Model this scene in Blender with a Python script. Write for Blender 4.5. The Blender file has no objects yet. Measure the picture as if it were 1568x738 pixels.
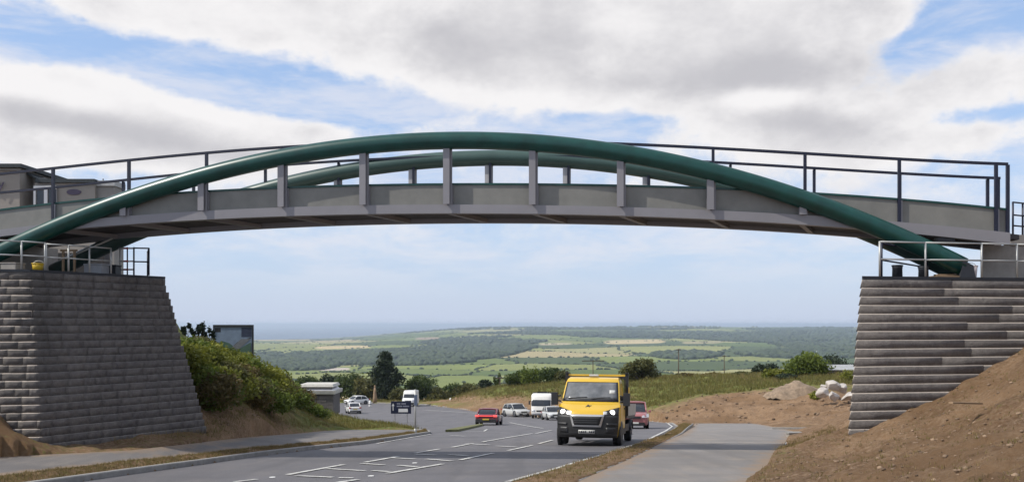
import bpy, bmesh, math, random
import numpy as np
from mathutils import Vector, Matrix

R = math.radians
random.seed(7)
rng = np.random.default_rng(11)
scene = bpy.context.scene
COL = scene.collection

# ------------------------------------------------------------------ camera, sky, sun, exposure
F = 1400.0            # focal length in photo pixels (photo 1568 wide), horizon at v = 496
cam = bpy.data.cameras.new('camera')
cam.sensor_width = 36.0
cam.lens = F / 1568 * 36.0
cam.shift_y = 127.0 / 1568
cam.clip_start = 0.1
cam.clip_end = 300000
camo = bpy.data.objects.new('camera', cam)
COL.objects.link(camo)
camo.location = (0, 0, 0)
camo.rotation_euler = (R(90), 0, 0)
scene.camera = camo

SUN = Vector((-0.66, -0.17, 0.73)).normalized()
sl = bpy.data.lights.new('sun', 'SUN')
sl.energy = 4.2
sl.angle = R(0.6)
sl.color = (1.0, 0.955, 0.88)
so = bpy.data.objects.new('sun', sl)
COL.objects.link(so)
so.rotation_euler = SUN.to_track_quat('Z', 'Y').to_euler()

scene.view_settings.view_transform = 'Standard'
scene.view_settings.look = 'None'
scene.view_settings.exposure = 0.0
scene.view_settings.gamma = 1.0
scene.cycles.max_bounces = 6
scene.cycles.volume_bounces = 0
scene.cycles.transparent_max_bounces = 6
scene.cycles.use_denoising = True


def build_world():
    w = bpy.data.worlds.new('World')
    scene.world = w
    w.use_nodes = True
    nt = w.node_tree
    nt.nodes.clear()
    N, L = nt.nodes, nt.links

    def lk(v, sock):
        if isinstance(v, (int, float)):
            sock.default_value = v
        elif isinstance(v, tuple):
            sock.default_value = v
        else:
            L.new(v, sock)

    def M(op, a, b=0.0, c=0.0, clamp=False):
        n = N.new('ShaderNodeMath')
        n.operation = op
        n.use_clamp = clamp
        lk(a, n.inputs[0]); lk(b, n.inputs[1]); lk(c, n.inputs[2])
        return n.outputs[0]

    def mixc(f, a, b):
        n = N.new('ShaderNodeMix')
        n.data_type = 'RGBA'
        lk(f, n.inputs[0]); lk(a, n.inputs[6]); lk(b, n.inputs[7])
        return n.outputs[2]

    def smooth(x, a, b):
        n = N.new('ShaderNodeMapRange')
        n.interpolation_type = 'SMOOTHSTEP'
        lk(x, n.inputs[0]); n.inputs[1].default_value = a; n.inputs[2].default_value = b
        n.inputs[3].default_value = 0; n.inputs[4].default_value = 1
        return n.outputs[0]

    geo = N.new('ShaderNodeTexCoord')
    sep = N.new('ShaderNodeSeparateXYZ')
    L.new(geo.outputs['Generated'], sep.inputs[0])
    x, y, z = sep.outputs
    az = M('MULTIPLY', M('ARCTAN2', x, y), 57.2958)
    el = M('MULTIPLY', M('ARCSINE', z), 57.2958)

    def noise(scale, zs, detail=6, rough=0.55, dist=0.0, off=(0, 0, 0)):
        mp = N.new('ShaderNodeMapping')
        mp.inputs['Scale'].default_value = (1, 1, zs)
        mp.inputs['Location'].default_value = off
        L.new(geo.outputs['Generated'], mp.inputs[0])
        n = N.new('ShaderNodeTexNoise')
        n.inputs['Scale'].default_value = scale
        n.inputs['Detail'].default_value = detail
        n.inputs['Roughness'].default_value = rough
        n.inputs['Distortion'].default_value = dist
        L.new(mp.outputs[0], n.inputs['Vector'])
        return n.outputs[0]

    def blob(u, v, su, sv, tilt=0.0):
        a = math.atan((u - 784) / F)
        e = math.atan((496 - v) / F * math.cos(a))
        a, e = math.degrees(a), math.degrees(e)
        k = 57.2958 / F
        su, sv = su * k, sv * k
        dx = M('SUBTRACT', az, a)
        dy = M('SUBTRACT', el, e)
        if tilt:
            dy = M('ADD', dy, M('MULTIPLY', dx, tilt))
        q = M('ADD', M('POWER', M('DIVIDE', M('ABSOLUTE', dx), su), 2.0), M('POWER', M('DIVIDE', M('ABSOLUTE', dy), sv), 2.0))
        return M('POWER', 2.71828, M('MULTIPLY', q, -1.0))

    sky = N.new('ShaderNodeTexSky')
    sky.sky_type = 'NISHITA'
    sky.sun_disc = False
    sky.sun_elevation = math.asin(SUN.z)
    sky.sun_rotation = math.atan2(SUN.x, SUN.y)
    sky.altitude = 120
    sky.air_density = 1.0
    sky.dust_density = 0.8
    sky.ozone_density = 1.2
    col = sky.outputs[0]

    # pale haze low over the horizon
    hz = M('POWER', 2.71828, M('MULTIPLY', M('MAXIMUM', el, 0.0), -0.22))
    col = mixc(M('MULTIPLY', hz, 0.80), mixc(0.55, col, (2.8, 4.05, 6.5, 1)), (4.1, 4.55, 5.6, 1))

    # thin low stratus over the horizon
    st = smooth(noise(8.0, 4.0, 8, 0.62, 0.3, (0.3, 0.1, 0)), 0.36, 0.66)
    stm = M('MULTIPLY', st, smooth(el, 1.0, 5.0))
    col = mixc(M('MULTIPLY', stm, 0.65), col, (5.4, 5.45, 5.9, 1))

    # main cumulus and stratocumulus
    n1 = noise(6.5, 1.6, 9, 0.58, 0.15)
    n2 = noise(22.0, 1.4, 8, 0.62, 0.0, (2, 1, 3))
    dens = M('ADD', M('MULTIPLY', M('SUBTRACT', n1, 0.5), 1.35), M('MULTIPLY', M('SUBTRACT', n2, 0.5), 1.0))
    for (u, v, su, sv, t, A) in CLOUDS:
        dens = M('ADD', dens, M('MULTIPLY', blob(u, v, su, sv, t), A))
    high = smooth(el, 18.5, 26.0)
    dens = M('ADD', dens, M('MULTIPLY', high, 0.10))
    cov = smooth(dens, -0.06, 0.38)
    thick = smooth(dens, 0.15, 0.95)
    n3 = noise(12.0, 1.7, 9, 0.62, 0.1, (5, 2, 1))
    sh = M('ADD', M('MULTIPLY', thick, 0.40), M('MULTIPLY', M('SUBTRACT', n3, 0.45), 1.1))
    for (u, v, su, sv, t, A) in SHADES:
        sh = M('ADD', sh, M('MULTIPLY', blob(u, v, su, sv, t), A))
    sh = smooth(sh, -0.1, 1.0)
    cc = mixc(sh, (6.2, 6.1, 6.15, 1), (3.75, 3.72, 3.95, 1))
    col = mixc(M('MULTIPLY', cov, smooth(el, 3.0, 9.0)), col, cc)
    bg = N.new('ShaderNodeBackground')
    L.new(col, bg.inputs[0])
    bg.inputs[1].default_value = 0.15
    out = N.new('ShaderNodeOutputWorld')
    L.new(bg.outputs[0], out.inputs[0])


CLOUDS = [  # azimuth / elevation of the cloud banks (as photo coordinates), size, tilt, weight
    (900, 20, 520, 75, 0.00, 0.85), (300, 15, 230, 38, 0.04, 0.75), (820, 120, 260, 52, 0.10, 0.55),
    (1180, 110, 230, 70, 0.0, 0.60), (1500, 130, 110, 40, 0.0, 0.55), (1200, 195, 140, 42, 0.0, 0.65),
    (60, 165, 130, 55, 0.0, 0.85), (260, 190, 160, 50, 0.25, 0.75), (480, 205, 130, 26, 0.05, 0.55),
    (650, 195, 60, 18, 0.0, 0.3), (1420, 215, 200, 34, 0.0, 0.55), (150, 240, 260, 22, 0.0, 0.5),
    (330, 120, 240, 30, 0.14, -0.75), (30, 70, 90, 26, 0.0, -0.6), (560, 165, 110, 26, 0.1, -0.55),
    (960, 190, 95, 24, 0.0, -0.75), (1410, 75, 50, 36, -0.3, -0.85), (1530, 20, 60, 40, 0.0, -0.5), (1500, 178, 70, 14, 0, -0.5),
    (1560, 235, 30, 20, 0, -0.4),
]
SHADES = [
    (1130, 118, 200, 30, 0.0, 0.6), (760, 60, 240, 30, 0.03, 0.25), (150, 195, 200, 20, 0.12, 0.5), (1240, 190, 110, 20, 0.1, 0.35),
    (1420, 130, 120, 30, 0, 0.3), (60, 135, 140, 18, 0.1, -0.7), (280, 160, 140, 16, 0.22, -0.5), (950, 40, 60, 22, 0, -0.4), (1180, 150, 70, 14, 0, -0.6),
    (330, 20, 200, 30, 0, -0.45), (800, 150, 180, 16, 0.05, -0.35), (1500, 140, 60, 22, 0, -0.3),
]
build_world()

# ------------------------------------------------------------------ helpers
def tag(o, label=None, cat=None, group=None, kind=None):
    if label: o['label'] = label
    if cat: o['category'] = cat
    if group: o['group'] = group
    if kind: o['kind'] = kind
    return o


def empty(name, loc=(0, 0, 0), rot=(0, 0, 0)):
    o = bpy.data.objects.new(name, None)
    o.empty_display_size = 0.2
    COL.objects.link(o)
    o.location = loc
    o.rotation_euler = rot
    return o


def thing(name, label, cat, loc=(0, 0, 0), rot=(0, 0, 0), group=None):
    return tag(empty(name, loc, rot), label, cat, group)


def children(o):
    return [c for c in bpy.data.objects if c.parent is o]


def copy_tree(o, kids, parent=None):
    c = o.copy()
    COL.objects.link(c)
    if parent is not None:
        c.parent = parent
    for ch in kids.get(o.name, ()):
        copy_tree(ch, kids, c)
    return c


def kid_map(o):
    d = {}
    def rec(p):
        ch = children(p)
        if ch: d[p.name] = ch
        for c in ch: rec(c)
    rec(o)
    return d


class MB:
    def __init__(s):
        s.v = []; s.f = []; s.sm = []

    def add(s, vs, fs, smooth=False):
        o = len(s.v)
        s.v.extend([tuple(p) for p in vs])
        s.f.extend([tuple(i + o for i in f) for f in fs])
        s.sm.extend([smooth] * len(fs))
        return s

    def box(s, x0, x1, y0, y1, z0, z1):
        vs = [(x, y, z) for x in (x0, x1) for y in (y0, y1) for z in (z0, z1)]
        return s.add(vs, [(0, 1, 3, 2), (4, 6, 7, 5), (0, 4, 5, 1), (2, 3, 7, 6), (0, 2, 6, 4), (1, 5, 7, 3)])

    def hexa(s, b, t):
        n = len(b)
        fs = [tuple(range(n))[::-1], tuple(range(n, 2 * n))]
        fs += [(i, (i + 1) % n, n + (i + 1) % n, n + i) for i in range(n)]
        return s.add(list(b) + list(t), fs)

    def loft(s, rings, closed=True, caps=True, smooth=True):
        n = len(rings[0])
        vs = [p for r in rings for p in r]
        fs = []
        m = n if closed else n - 1
        for i in range(len(rings) - 1):
            for j in range(m):
                a = i * n + j; b = i * n + (j + 1) % n
                fs.append((a, b, b + n, a + n))
        s.add(vs, fs, smooth)
        if caps and closed:
            o = len(s.v) - len(vs)
            s.f.append(tuple(o + j for j in range(n))[::-1]); s.sm.append(False)
            s.f.append(tuple(o + (len(rings) - 1) * n + j for j in range(n))); s.sm.append(False)
        return s

    def tube(s, pts, rad, n=8, smooth=True):
        pts = [Vector(p) for p in pts]
        rings = []
        for i, p in enumerate(pts):
            t = (pts[min(i + 1, len(pts) - 1)] - pts[max(i - 1, 0)]).normalized()
            up = Vector((0, 0, 1)) if abs(t.z) < 0.9 else Vector((0, 1, 0))
            a = t.cross(up).normalized(); b = a.cross(t)
            r = rad[i] if isinstance(rad, (list, tuple)) else rad
            rings.append([p + a * math.cos(k * 2 * math.pi / n) * r + b * math.sin(k * 2 * math.pi / n) * r for k in range(n)])
        return s.loft(rings, smooth=smooth)

    def bar(s, p, q, w, h=None):
        """square bar from p to q"""
        h = h or w
        p = Vector(p); q = Vector(q)
        t = (q - p).normalized()
        up = Vector((0, 0, 1)) if abs(t.z) < 0.9 else Vector((0, 1, 0))
        a = t.cross(up).normalized() * w / 2; b = a.cross(t).normalized() * h / 2
        return s.loft([[e + a + b, e - a + b, e - a - b, e + a - b] for e in (p, q)], smooth=False)

    def lathe(s, prof, c=(0, 0, 0), n=16, axis='z'):
        rings = []
        for (r, h) in prof:
            ring = []
            for k in range(n):
                an = 2 * math.pi * k / n
                if axis == 'z': ring.append((c[0] + r * math.cos(an), c[1] + r * math.sin(an), c[2] + h))
                elif axis == 'y': ring.append((c[0] + r * math.cos(an), c[1] + h, c[2] + r * math.sin(an)))
                else: ring.append((c[0] + h, c[1] + r * math.cos(an), c[2] + r * math.sin(an)))
            rings.append(ring)
        return s.loft(rings)

    def build(s, name, mat, parent=None, loc=None, bevel=0):
        me = bpy.data.meshes.new(name)
        me.from_pydata(s.v, [], s.f)
        me.polygons.foreach_set('use_smooth', s.sm)
        bm = bmesh.new(); bm.from_mesh(me)
        bmesh.ops.recalc_face_normals(bm, faces=bm.faces)
        if bevel:
            bmesh.ops.bevel(bm, geom=[e for e in bm.edges if len(e.link_faces) == 2 and e.calc_face_angle(0) > 0.6], offset=bevel, segments=2, affect='EDGES', profile=0.5)
        bm.to_mesh(me); bm.free()
        me.materials.append(mat)
        o = bpy.data.objects.new(name, me)
        COL.objects.link(o)
        if parent is not None: o.parent = parent
        if loc is not None: o.location = loc
        return o


def mesh_np(name, verts, quads, mat, attrs=None, smooth=False, parent=None, nv=4):
    me = bpy.data.meshes.new(name)
    verts = np.asarray(verts, dtype=np.float32); quads = np.asarray(quads, dtype=np.int32)
    me.vertices.add(len(verts)); me.vertices.foreach_set('co', verts.ravel())
    nf = len(quads)
    me.loops.add(nf * nv); me.loops.foreach_set('vertex_index', quads.ravel())
    me.polygons.add(nf)
    me.polygons.foreach_set('loop_start', np.arange(nf, dtype=np.int32) * nv)
    me.polygons.foreach_set('loop_total', np.full(nf, nv, dtype=np.int32))
    if smooth: me.polygons.foreach_set('use_smooth', np.ones(nf, dtype=bool))
    for k, a in (attrs or {}).items():
        a = np.asarray(a, dtype=np.float32)
        if a.ndim == 1:
            me.attributes.new(k, 'FLOAT', 'POINT').data.foreach_set('value', a)
        else:
            at = me.attributes.new(k, 'FLOAT_COLOR', 'POINT')
            at.data.foreach_set('color', np.concatenate([a, np.ones((len(a), 1), np.float32)], 1).ravel())
    me.update(calc_edges=True)
    me.validate()
    me.materials.append(mat)
    o = bpy.data.objects.new(name, me)
    COL.objects.link(o)
    if parent is not None: o.parent = parent
    return o


class NT:
    def __init__(s, name):
        s.m = bpy.data.materials.new(name)
        s.m.use_nodes = True
        s.t = s.m.node_tree
        s.b = s.t.nodes['Principled BSDF']
        s.L = s.t.links

    def n(s, typ, **kw):
        x = s.t.nodes.new(typ)
        for k, v in kw.items(): setattr(x, k, v)
        return x

    def noise(s, scale, detail=5, rough=0.6, coord='Object', stretch=None, dist=0.0):
        tc = s.n('ShaderNodeTexCoord')
        v = tc.outputs[coord]
        if stretch:
            mp = s.n('ShaderNodeMapping'); mp.inputs['Scale'].default_value = stretch
            s.L.new(v, mp.inputs[0]); v = mp.outputs[0]
        x = s.n('ShaderNodeTexNoise')
        x.inputs['Scale'].default_value = scale; x.inputs['Detail'].default_value = detail
        x.inputs['Roughness'].default_value = rough; x.inputs['Distortion'].default_value = dist
        s.L.new(v, x.inputs['Vector'])
        return x.outputs[0]

    def ramp(s, f, a, b, lo=0.0, hi=1.0):
        x = s.n('ShaderNodeMapRange'); s.L.new(f, x.inputs[0])
        x.inputs[1].default_value = a; x.inputs[2].default_value = b
        x.inputs[3].default_value = lo; x.inputs[4].default_value = hi
        return x.outputs[0]

    def mix(s, f, a, b, mode='MIX'):
        x = s.n('ShaderNodeMix'); x.data_type = 'RGBA'; x.blend_type = mode
        for v, i in ((f, 0), (a, 6), (b, 7)):
            if isinstance(v, (int, float)): x.inputs[i].default_value = v
            elif isinstance(v, tuple): x.inputs[i].default_value = v if len(v) == 4 else v + (1,)
            else: s.L.new(v, x.inputs[i])
        return x.outputs[2]

    def attr(s, name, col=False):
        x = s.n('ShaderNodeAttribute'); x.attribute_name = name
        return x.outputs['Color' if col else 'Fac']

    def bump(s, f, strength=0.3, dist=0.02):
        x = s.n('ShaderNodeBump'); x.inputs['Strength'].default_value = strength; x.inputs['Distance'].default_value = dist
        s.L.new(f, x.inputs['Height']); s.L.new(x.outputs[0], s.b.inputs['Normal'])

    def out(s, col=None, rough=None, metal=None):
        if col is not None:
            if isinstance(col, tuple): s.b.inputs['Base Color'].default_value = col if len(col) == 4 else col + (1,)
            else: s.L.new(col, s.b.inputs['Base Color'])
        if rough is not None: s.b.inputs['Roughness'].default_value = rough
        if metal is not None: s.b.inputs['Metallic'].default_value = metal
        return s.m


def simple(name, c, rough=0.6, metal=0.0, var=0.18, scale=3.0, bump=0.0, spec=None, coat=0.0, bscale=40.0):
    t = NT(name)
    f = t.noise(scale, 6, 0.65)
    lo = tuple(x * (1 - var) for x in c); hi = tuple(min(1, x * (1 + var)) for x in c)
    col = t.mix(t.ramp(f, 0.3, 0.7), lo, hi)
    if bump: t.bump(t.noise(bscale, 4), bump, 0.01)
    if spec is not None: t.b.inputs['Specular IOR Level'].default_value = spec
    if coat: t.b.inputs['Coat Weight'].default_value = coat
    return t.out(col, rough, metal)


def glow(name, c, s):
    t = NT(name)
    t.b.inputs['Emission Color'].default_value = c + (1,)
    t.b.inputs['Emission Strength'].default_value = s
    return t.out(c, 0.3)


MAT = {}
MAT['teal'] = simple('teal_paint', (0.0035, 0.050, 0.040), 0.34, 0, 0.3, 2.2)
MAT['girder'] = simple('grey_girder_paint', (0.185, 0.180, 0.160), 0.55, 0, 0.16, 1.6)
MAT['flange'] = simple('grey_flange_paint', (0.225, 0.215, 0.225), 0.5, 0, 0.08, 0.8)
MAT['rail'] = simple('navy_rail_paint', (0.006, 0.008, 0.024), 0.5, 0, 0.1)
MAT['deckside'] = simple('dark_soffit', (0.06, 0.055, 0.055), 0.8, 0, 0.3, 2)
MAT['galv'] = simple('galvanised_steel', (0.42, 0.42, 0.40), 0.45, 0.35, 0.12)
MAT['conc'] = simple('concrete', (0.30, 0.27, 0.235), 0.9, 0, 0.2, 2.0, 0.3)
MAT['dark'] = simple('dark_steel', (0.02, 0.022, 0.028), 0.5, 0, 0.2)
MAT['black'] = simple('black_plastic', (0.018, 0.018, 0.02), 0.5, 0, 0.2)
MAT['white'] = simple('white_paint', (0.72, 0.71, 0.68), 0.45, 0, 0.05)
MAT['glass'] = simple('dark_glass', (0.02, 0.024, 0.03), 0.06, 0, 0.1, spec=0.7)
MAT['rubber'] = simple('tyre_rubber', (0.015, 0.015, 0.016), 0.85, 0, 0.2)
MAT['rimm'] = simple('rim_metal', (0.4, 0.4, 0.42), 0.35, 0.7, 0.1)
MAT['wood'] = simple('weathered_wood', (0.25, 0.17, 0.10), 0.85, 0, 0.25, 6, 0.3)
MAT['bark'] = simple('bark', (0.09, 0.065, 0.045), 0.95, 0, 0.3, 8, 0.5)


def pchip(xk, yk):
    xk = np.asarray(xk, float); yk = np.asarray(yk, float)
    h = np.diff(xk); d = np.diff(yk) / h
    m = np.zeros_like(yk)
    m[0] = d[0]; m[-1] = d[-1]
    for i in range(1, len(xk) - 1):
        if d[i - 1] * d[i] > 0:
            w1 = 2 * h[i] + h[i - 1]; w2 = h[i] + 2 * h[i - 1]
            m[i] = (w1 + w2) / (w1 / d[i - 1] + w2 / d[i])
    def f(x):
        x = np.asarray(x, float)
        i = np.clip(np.searchsorted(xk, x) - 1, 0, len(xk) - 2)
        t = (x - xk[i]) / h[i]
        return (2 * t**3 - 3 * t**2 + 1) * yk[i] + (t**3 - 2 * t**2 + t) * h[i] * m[i] + (-2 * t**3 + 3 * t**2) * yk[i + 1] + (t**3 - t**2) * h[i] * m[i + 1]
    return f


# depth of the road below the lens against distance
_D = pchip([-60, -8, 0, 10, 20, 34, 50, 60, 75, 97, 110, 123, 150, 170, 200, 300, 500, 800, 1100],
           [-1.6, 1.5, 2.0, 2.65, 3.35, 4.48, 5.9, 6.85, 8.25, 10.15, 11.2, 12.05, 13.5, 14.4, 16.2, 26, 45, 66, 77])


def D(Y): return _D(Y)


_Yg = np.linspace(6, 190, 4000)


def unproj(u, v, dz=0.0):
    """point where the view ray meets the road surface raised by dz(Y)"""
    z = dz(_Yg) if callable(dz) else dz
    q = (D(_Yg) - z) / _Yg
    Y = float(np.interp((v - 496) / F, q[::-1], _Yg[::-1]))
    return ((u - 784) / F * Y, Y)


def P(u, v, Y): return Vector(((u - 784) / F * Y, Y, (496 - v) / F * Y))


def sstep(x, a, b):
    t = np.clip((x - a) / (b - a), 0, 1)
    return t * t * (3 - 2 * t)


def hash2(ix, iy, s=0):
    h = (ix.astype(np.int64) * 374761393 + iy.astype(np.int64) * 668265263 + s * 1442695041) & 0xffffffff
    h = ((h ^ (h >> 13)) * 1274126177) & 0xffffffff
    h = (h ^ (h >> 16)) & 0xffffffff
    return h / 4294967295.0


def vnoise(x, y, s=0):
    ix = np.floor(x); iy = np.floor(y)
    fx = x - ix; fy = y - iy
    fx = fx * fx * (3 - 2 * fx); fy = fy * fy * (3 - 2 * fy)
    a = hash2(ix, iy, s); b = hash2(ix + 1, iy, s); c = hash2(ix, iy + 1, s); d = hash2(ix + 1, iy + 1, s)
    return (a * (1 - fx) + b * fx) * (1 - fy) + (c * (1 - fx) + d * fx) * fy


def fbm(x, y, o=4, s=0):
    t = 0; a = 0.5; n = 0
    for i in range(o):
        t = t + a * vnoise(x * 2**i, y * 2**i, s + i); n += a; a *= 0.5
    return t / n - 0.5


# ------------------------------------------------------------------ road, path, footway edges
def edge_fn(pts, ext=None):
    pts = sorted(pts, key=lambda p: p[1])
    ys = [p[1] for p in pts]; xs = [p[0] for p in pts]
    return (lambda Y: np.interp(Y, ys, xs)), ys, xs


def lin_ext(p, q, Y):
    t = (Y - p[1]) / (q[1] - p[1])
    return (p[0] + (q[0] - p[0]) * t, Y)


kl = [unproj(*p) for p in [(114, 738), (307, 711), (400, 697.5), (470, 689), (557, 680), (610, 672), (660, 664)]]
kl = [lin_ext(kl[0], kl[1], 2.0)] + kl
kerb_left_pts = list(kl)
left_pts = kl + [(-4.9, 52), (-6.0, 57), (-7.4, 65), (-11.9, 78), (-16.6, 88), (-21, 95), (-28, 110), (-32, 165)]
right_px = [(800, 738), (870, 718), (940, 696), (1000, 676), (1028, 660), (1036, 653), (1028, 648), (1000, 645), (940, 643), (900, 641.5), (850, 640),
            (800, 637), (740, 631), (690, 624), (650, 619.5), (560, 616.5)]
kr = [unproj(*p) for p in right_px]
right_pts = [lin_ext(kr[0], kr[1], 2.0)] + kr
XL, _, _ = edge_fn(left_pts)
XR, _, _ = edge_fn(right_pts)
Y_END = right_pts[-1][1]

dzp = lambda Y: np.interp(Y, [0, 32, 60, 80], [0.30, 0.30, 0.12, 0.10])      # path level above the road profile
pl = [unproj(u, v, dzp) for u, v in [(882, 738), (960, 704), (1010, 681), (1045, 664), (1062, 652)]]
pr = [unproj(u, v, dzp) for u, v in [(1139, 738), (1172, 714), (1197, 686), (1206, 671), (1216, 660)]]
pl = [lin_ext(pl[0], pl[1], 1.0)] + pl + [(15.2, 76)]
pr = [(2.2, 1.0), (2.9, 10.0)] + pr + [unproj(u, v, dzp) for u, v in [(1192, 655), (1178, 651.5), (1160, 648.5)]] + [(19.6, 77)]
PL, _, _ = edge_fn(pl)
PR, _, _ = edge_fn(pr)

dzf = lambda Y: np.interp(Y, [0, 20, 30, 50], [0.22, 0.22, 0.16, 0.12])       # left footway, road-side edge
dzo = lambda Y: np.interp(Y, [0, 21, 27, 31, 40, 50], [0.36, 0.36, 0.42, 0.36, 0.2, 0.12])   # and its outer edge
fn = [(float(XL(y)) - float(np.interp(y, [18, 30, 47, 50.5], [0.85, 0.7, 0.45, 0.2])), y) for y in (2, 12, 18, 21, 24, 27, 30, 34, 38, 42, 46, 48.5, 50.5)]
ff = [unproj(u, v, dzo) for u, v in [(0, 699), (200, 689), (310, 677), (400, 667), (500, 659), (560, 657.5)]]
ff = [lin_ext(ff[0], ff[2], 2.0)] + ff
ff = [p for p in ff if p[1] < 50] + [(-8.5, 52.0)]
FN, _, _ = edge_fn(fn)
FF, _, _ = edge_fn(ff)

# ------------------------------------------------------------------ terrain: road profile plus banks
ctrl = []


def c_uv(u, v, Y):
    p = P(u, v, Y); ctrl.append((p.x, p.y, p.z + float(D(Y))))


def c_dz(x, y, dz): ctrl.append((x, y, dz))


def c_z(x, y, z): ctrl.append((x, y, z + float(D(y))))


for Y in list(np.geomspace(4, Y_END, 22)):
    a, b = float(XL(Y)), float(XR(Y))
    for t in (0, 0.5, 1): c_dz(a + (b - a) * t, Y, 0.10 if t in (0, 1) else 0)
for Y in (5, 10, 16, 20, 25, 30, 38, 46, 56, 66, 75):
    c_dz(float(PL(Y)), Y, float(dzp(Y))); c_dz(float(PR(Y)), Y, float(dzp(Y)) + 0.03)
for Y in (6, 12, 18, 22, 26, 31, 38, 46, 51):
    c_dz(float(FN(Y)), Y, float(dzf(Y))); c_dz(float(FF(Y)), Y, float(dzo(Y)) + 0.03)
# right embankment up against the pier
for u, v, Y in [(1285, 664, 20.9), (1380, 630, 21.0), (1470, 590, 21.3), (1568, 535, 21.7), (1700, 458, 22.2),
                (1568, 738, 8), (1400, 738, 10.5), (1250, 738, 14), (1568, 640, 14.5), (1400, 680, 16), (1300, 690, 18.3), (1700, 560, 15), (1480, 640, 17.6)]:
    c_uv(u, v, Y)
for x, y, z in [(0.5, 0, -1.7), (3, 3, -1.25), (6, 5, -0.6), (12, 8, 0.4), (15, 14, 0.7), (20, 20, 1.1), (14, 26, 0.9), (18, 34, 0.5), (24, 45, -2.5), (9.6, 27, -3.3), (12, 35, -3.9)]:
    c_z(x, y, z)
# bank beyond the road on the right
for u, v, Y in [(1070, 645, 78), (1156, 646, 77), (1184, 657, 48.5), (1240, 657.5, 47.5), (1285, 657, 47), (1200, 651, 56), (1285, 649, 56), (1400, 640, 60),
                (1060, 615, 88), (1110, 607, 92), (1180, 603, 88), (1250, 605, 84), (1300, 607, 84), (1420, 600, 90),
                (1000, 608, 106), (1000, 580, 122), (1100, 578, 118), (1200, 575, 112), (1300, 573, 110), (1450, 570, 110),
                (950, 606, 110), (950, 583, 126), (900, 586, 132), (850, 587, 138), (760, 594, 150), (720, 601, 158), (700, 608, 160),
                (860, 612, 118), (800, 609, 130), (740, 608, 145), (700, 612, 154),
                (1000, 588, 160), (1200, 588, 150), (850, 596, 170), (1400, 590, 150)]:
    c_uv(u, v, Y)
for u in (420, 500, 580, 650, 700): c_uv(u, 613.5, 172)
# left bank
for u, v, Y in [(320, 668, 28.5), (310, 632, 30.5), (400, 638, 36.5), (350, 652, 31), (450, 646, 43), (300, 572, 34), (400, 598, 43), (450, 622, 49), (495, 650, 56),
                (480, 642, 57), (262, 545, 32.5), (270, 528, 36), (285, 522, 45), (280, 518, 55), (290, 520, 66), (300, 552, 37), (390, 574, 48), (330, 550, 60), (300, 545, 70), (390, 570, 70), (450, 598, 76), (490, 630, 80), (470, 640, 76),
                (540, 640, 84), (600, 652, 66), (560, 655, 58), (515, 655, 54), (-20, 622, 23.0), (60, 673, 23.2), (-300, 580, 23), (30, 660, 22.6), (-120, 690, 20.0)]:
    c_uv(u, v, Y)
for x, y, z in [(-12.4, 23.6, -3.12), (-9.0, 27.2, -3.36), (-11, 25, -3.2), (-21, 42, 1.9), (-18.5, 41, 1.2), (-24, 40, 2.3), (-26, 50, 2.3), (-21.5, 50, 1.2), (-26, 70, 0.5),
                (-13, 34, -0.8),  (-20, 28, 1.0), (-26, 26, 0.6), (-30, 34, 2.0), (-40, 60, 1.0), (-40, 90, -3)]:
    c_z(x, y, z)
for a in (-1.0, -0.6, -0.3, -0.12, 0, 0.12, 0.3, 0.6, 1.0):
    c_dz(a * 240, 232, 0); c_dz(a * 330, 320, 0)
c_dz(-6, -5, 0.3); c_dz(6, -5, 2)
ctrl = np.array(ctrl)


def qspace(x, y):
    return np.stack([x / (y + 9.0) * 1.6, np.log(y + 9.0)], -1)


_q = qspace(ctrl[:, 0], ctrl[:, 1])
_w = 1.0 / (ctrl[:, 1] + 9.0)
_d = np.linalg.norm(_q[:, None] - _q[None], axis=-1)
_n = len(ctrl)
A = np.zeros((_n + 1, _n + 1))
A[:_n, :_n] = np.sqrt(_d**2 + 0.02**2) - 0.0008 * np.eye(_n)
A[:_n, _n] = 1; A[_n, :_n] = 1
_c = np.linalg.solve(A, np.concatenate([ctrl[:, 2] * _w, [0]]))


def rbf(x, y):
    x = np.asarray(x, float); y = np.asarray(y, float)
    q = qspace(x.ravel(), y.ravel())
    o = np.empty(len(q))
    for i in range(0, len(q), 20000):
        s = q[i:i + 20000]
        dd = np.sqrt(((s[:, None] - _q[None])**2).sum(-1) + 0.02**2)
        o[i:i + 20000] = dd @ _c[:_n] + _c[_n]
    return o.reshape(x.shape) * (y + 9.0)


FARY = [1100, 1500, 2000, 2500, 3200, 4000, 5000, 6000, 7000, 8000, 9000, 12000, 20000]
far_left = pchip(FARY, [77, 80, 84, 87, 90, 91, 99, 107, 117.5, 135, 150, 170, 200])
far_right = pchip(FARY, [77, 79, 80, 78.5, 74, 67, 56, 43, 34, 28.5, 33, 60, 150])


def far_D(x, y):
    a = x / y
    t = sstep(a, -0.24, 0.0)
    d = far_left(y) * (1 - t) + far_right(y) * t
    amp = np.interp(y, [300, 1100, 2500, 8000], [0.5, 6, 11, 6])
    d = d - amp * fbm(x / 700.0 + 3, y / 1000.0, 4, 5) * 2.0
    # rounded hilltop on the skyline and a wooded spur
    d = d - 9.0 * np.exp(-((a - 0.185) / 0.05)**2 - ((y - 8000) / 1200)**2)
    d = d - 9.0 * np.exp(-((a - 0.02) / 0.035)**2 - ((y - 3000) / 500)**2)
    return d


def in_tarmac(x, y):
    r = (x > XL(y) - 0.02) & (x < XR(y) + 0.02) & (y < Y_END) & (y > 2)
    p = (x > PL(y)) & (x < PR(y)) & (y < 76) & (y > 1)
    f = (x < FN(y)) & (x > FF(y)) & (y < 51) & (y > 2)
    return r, p, f


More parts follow.
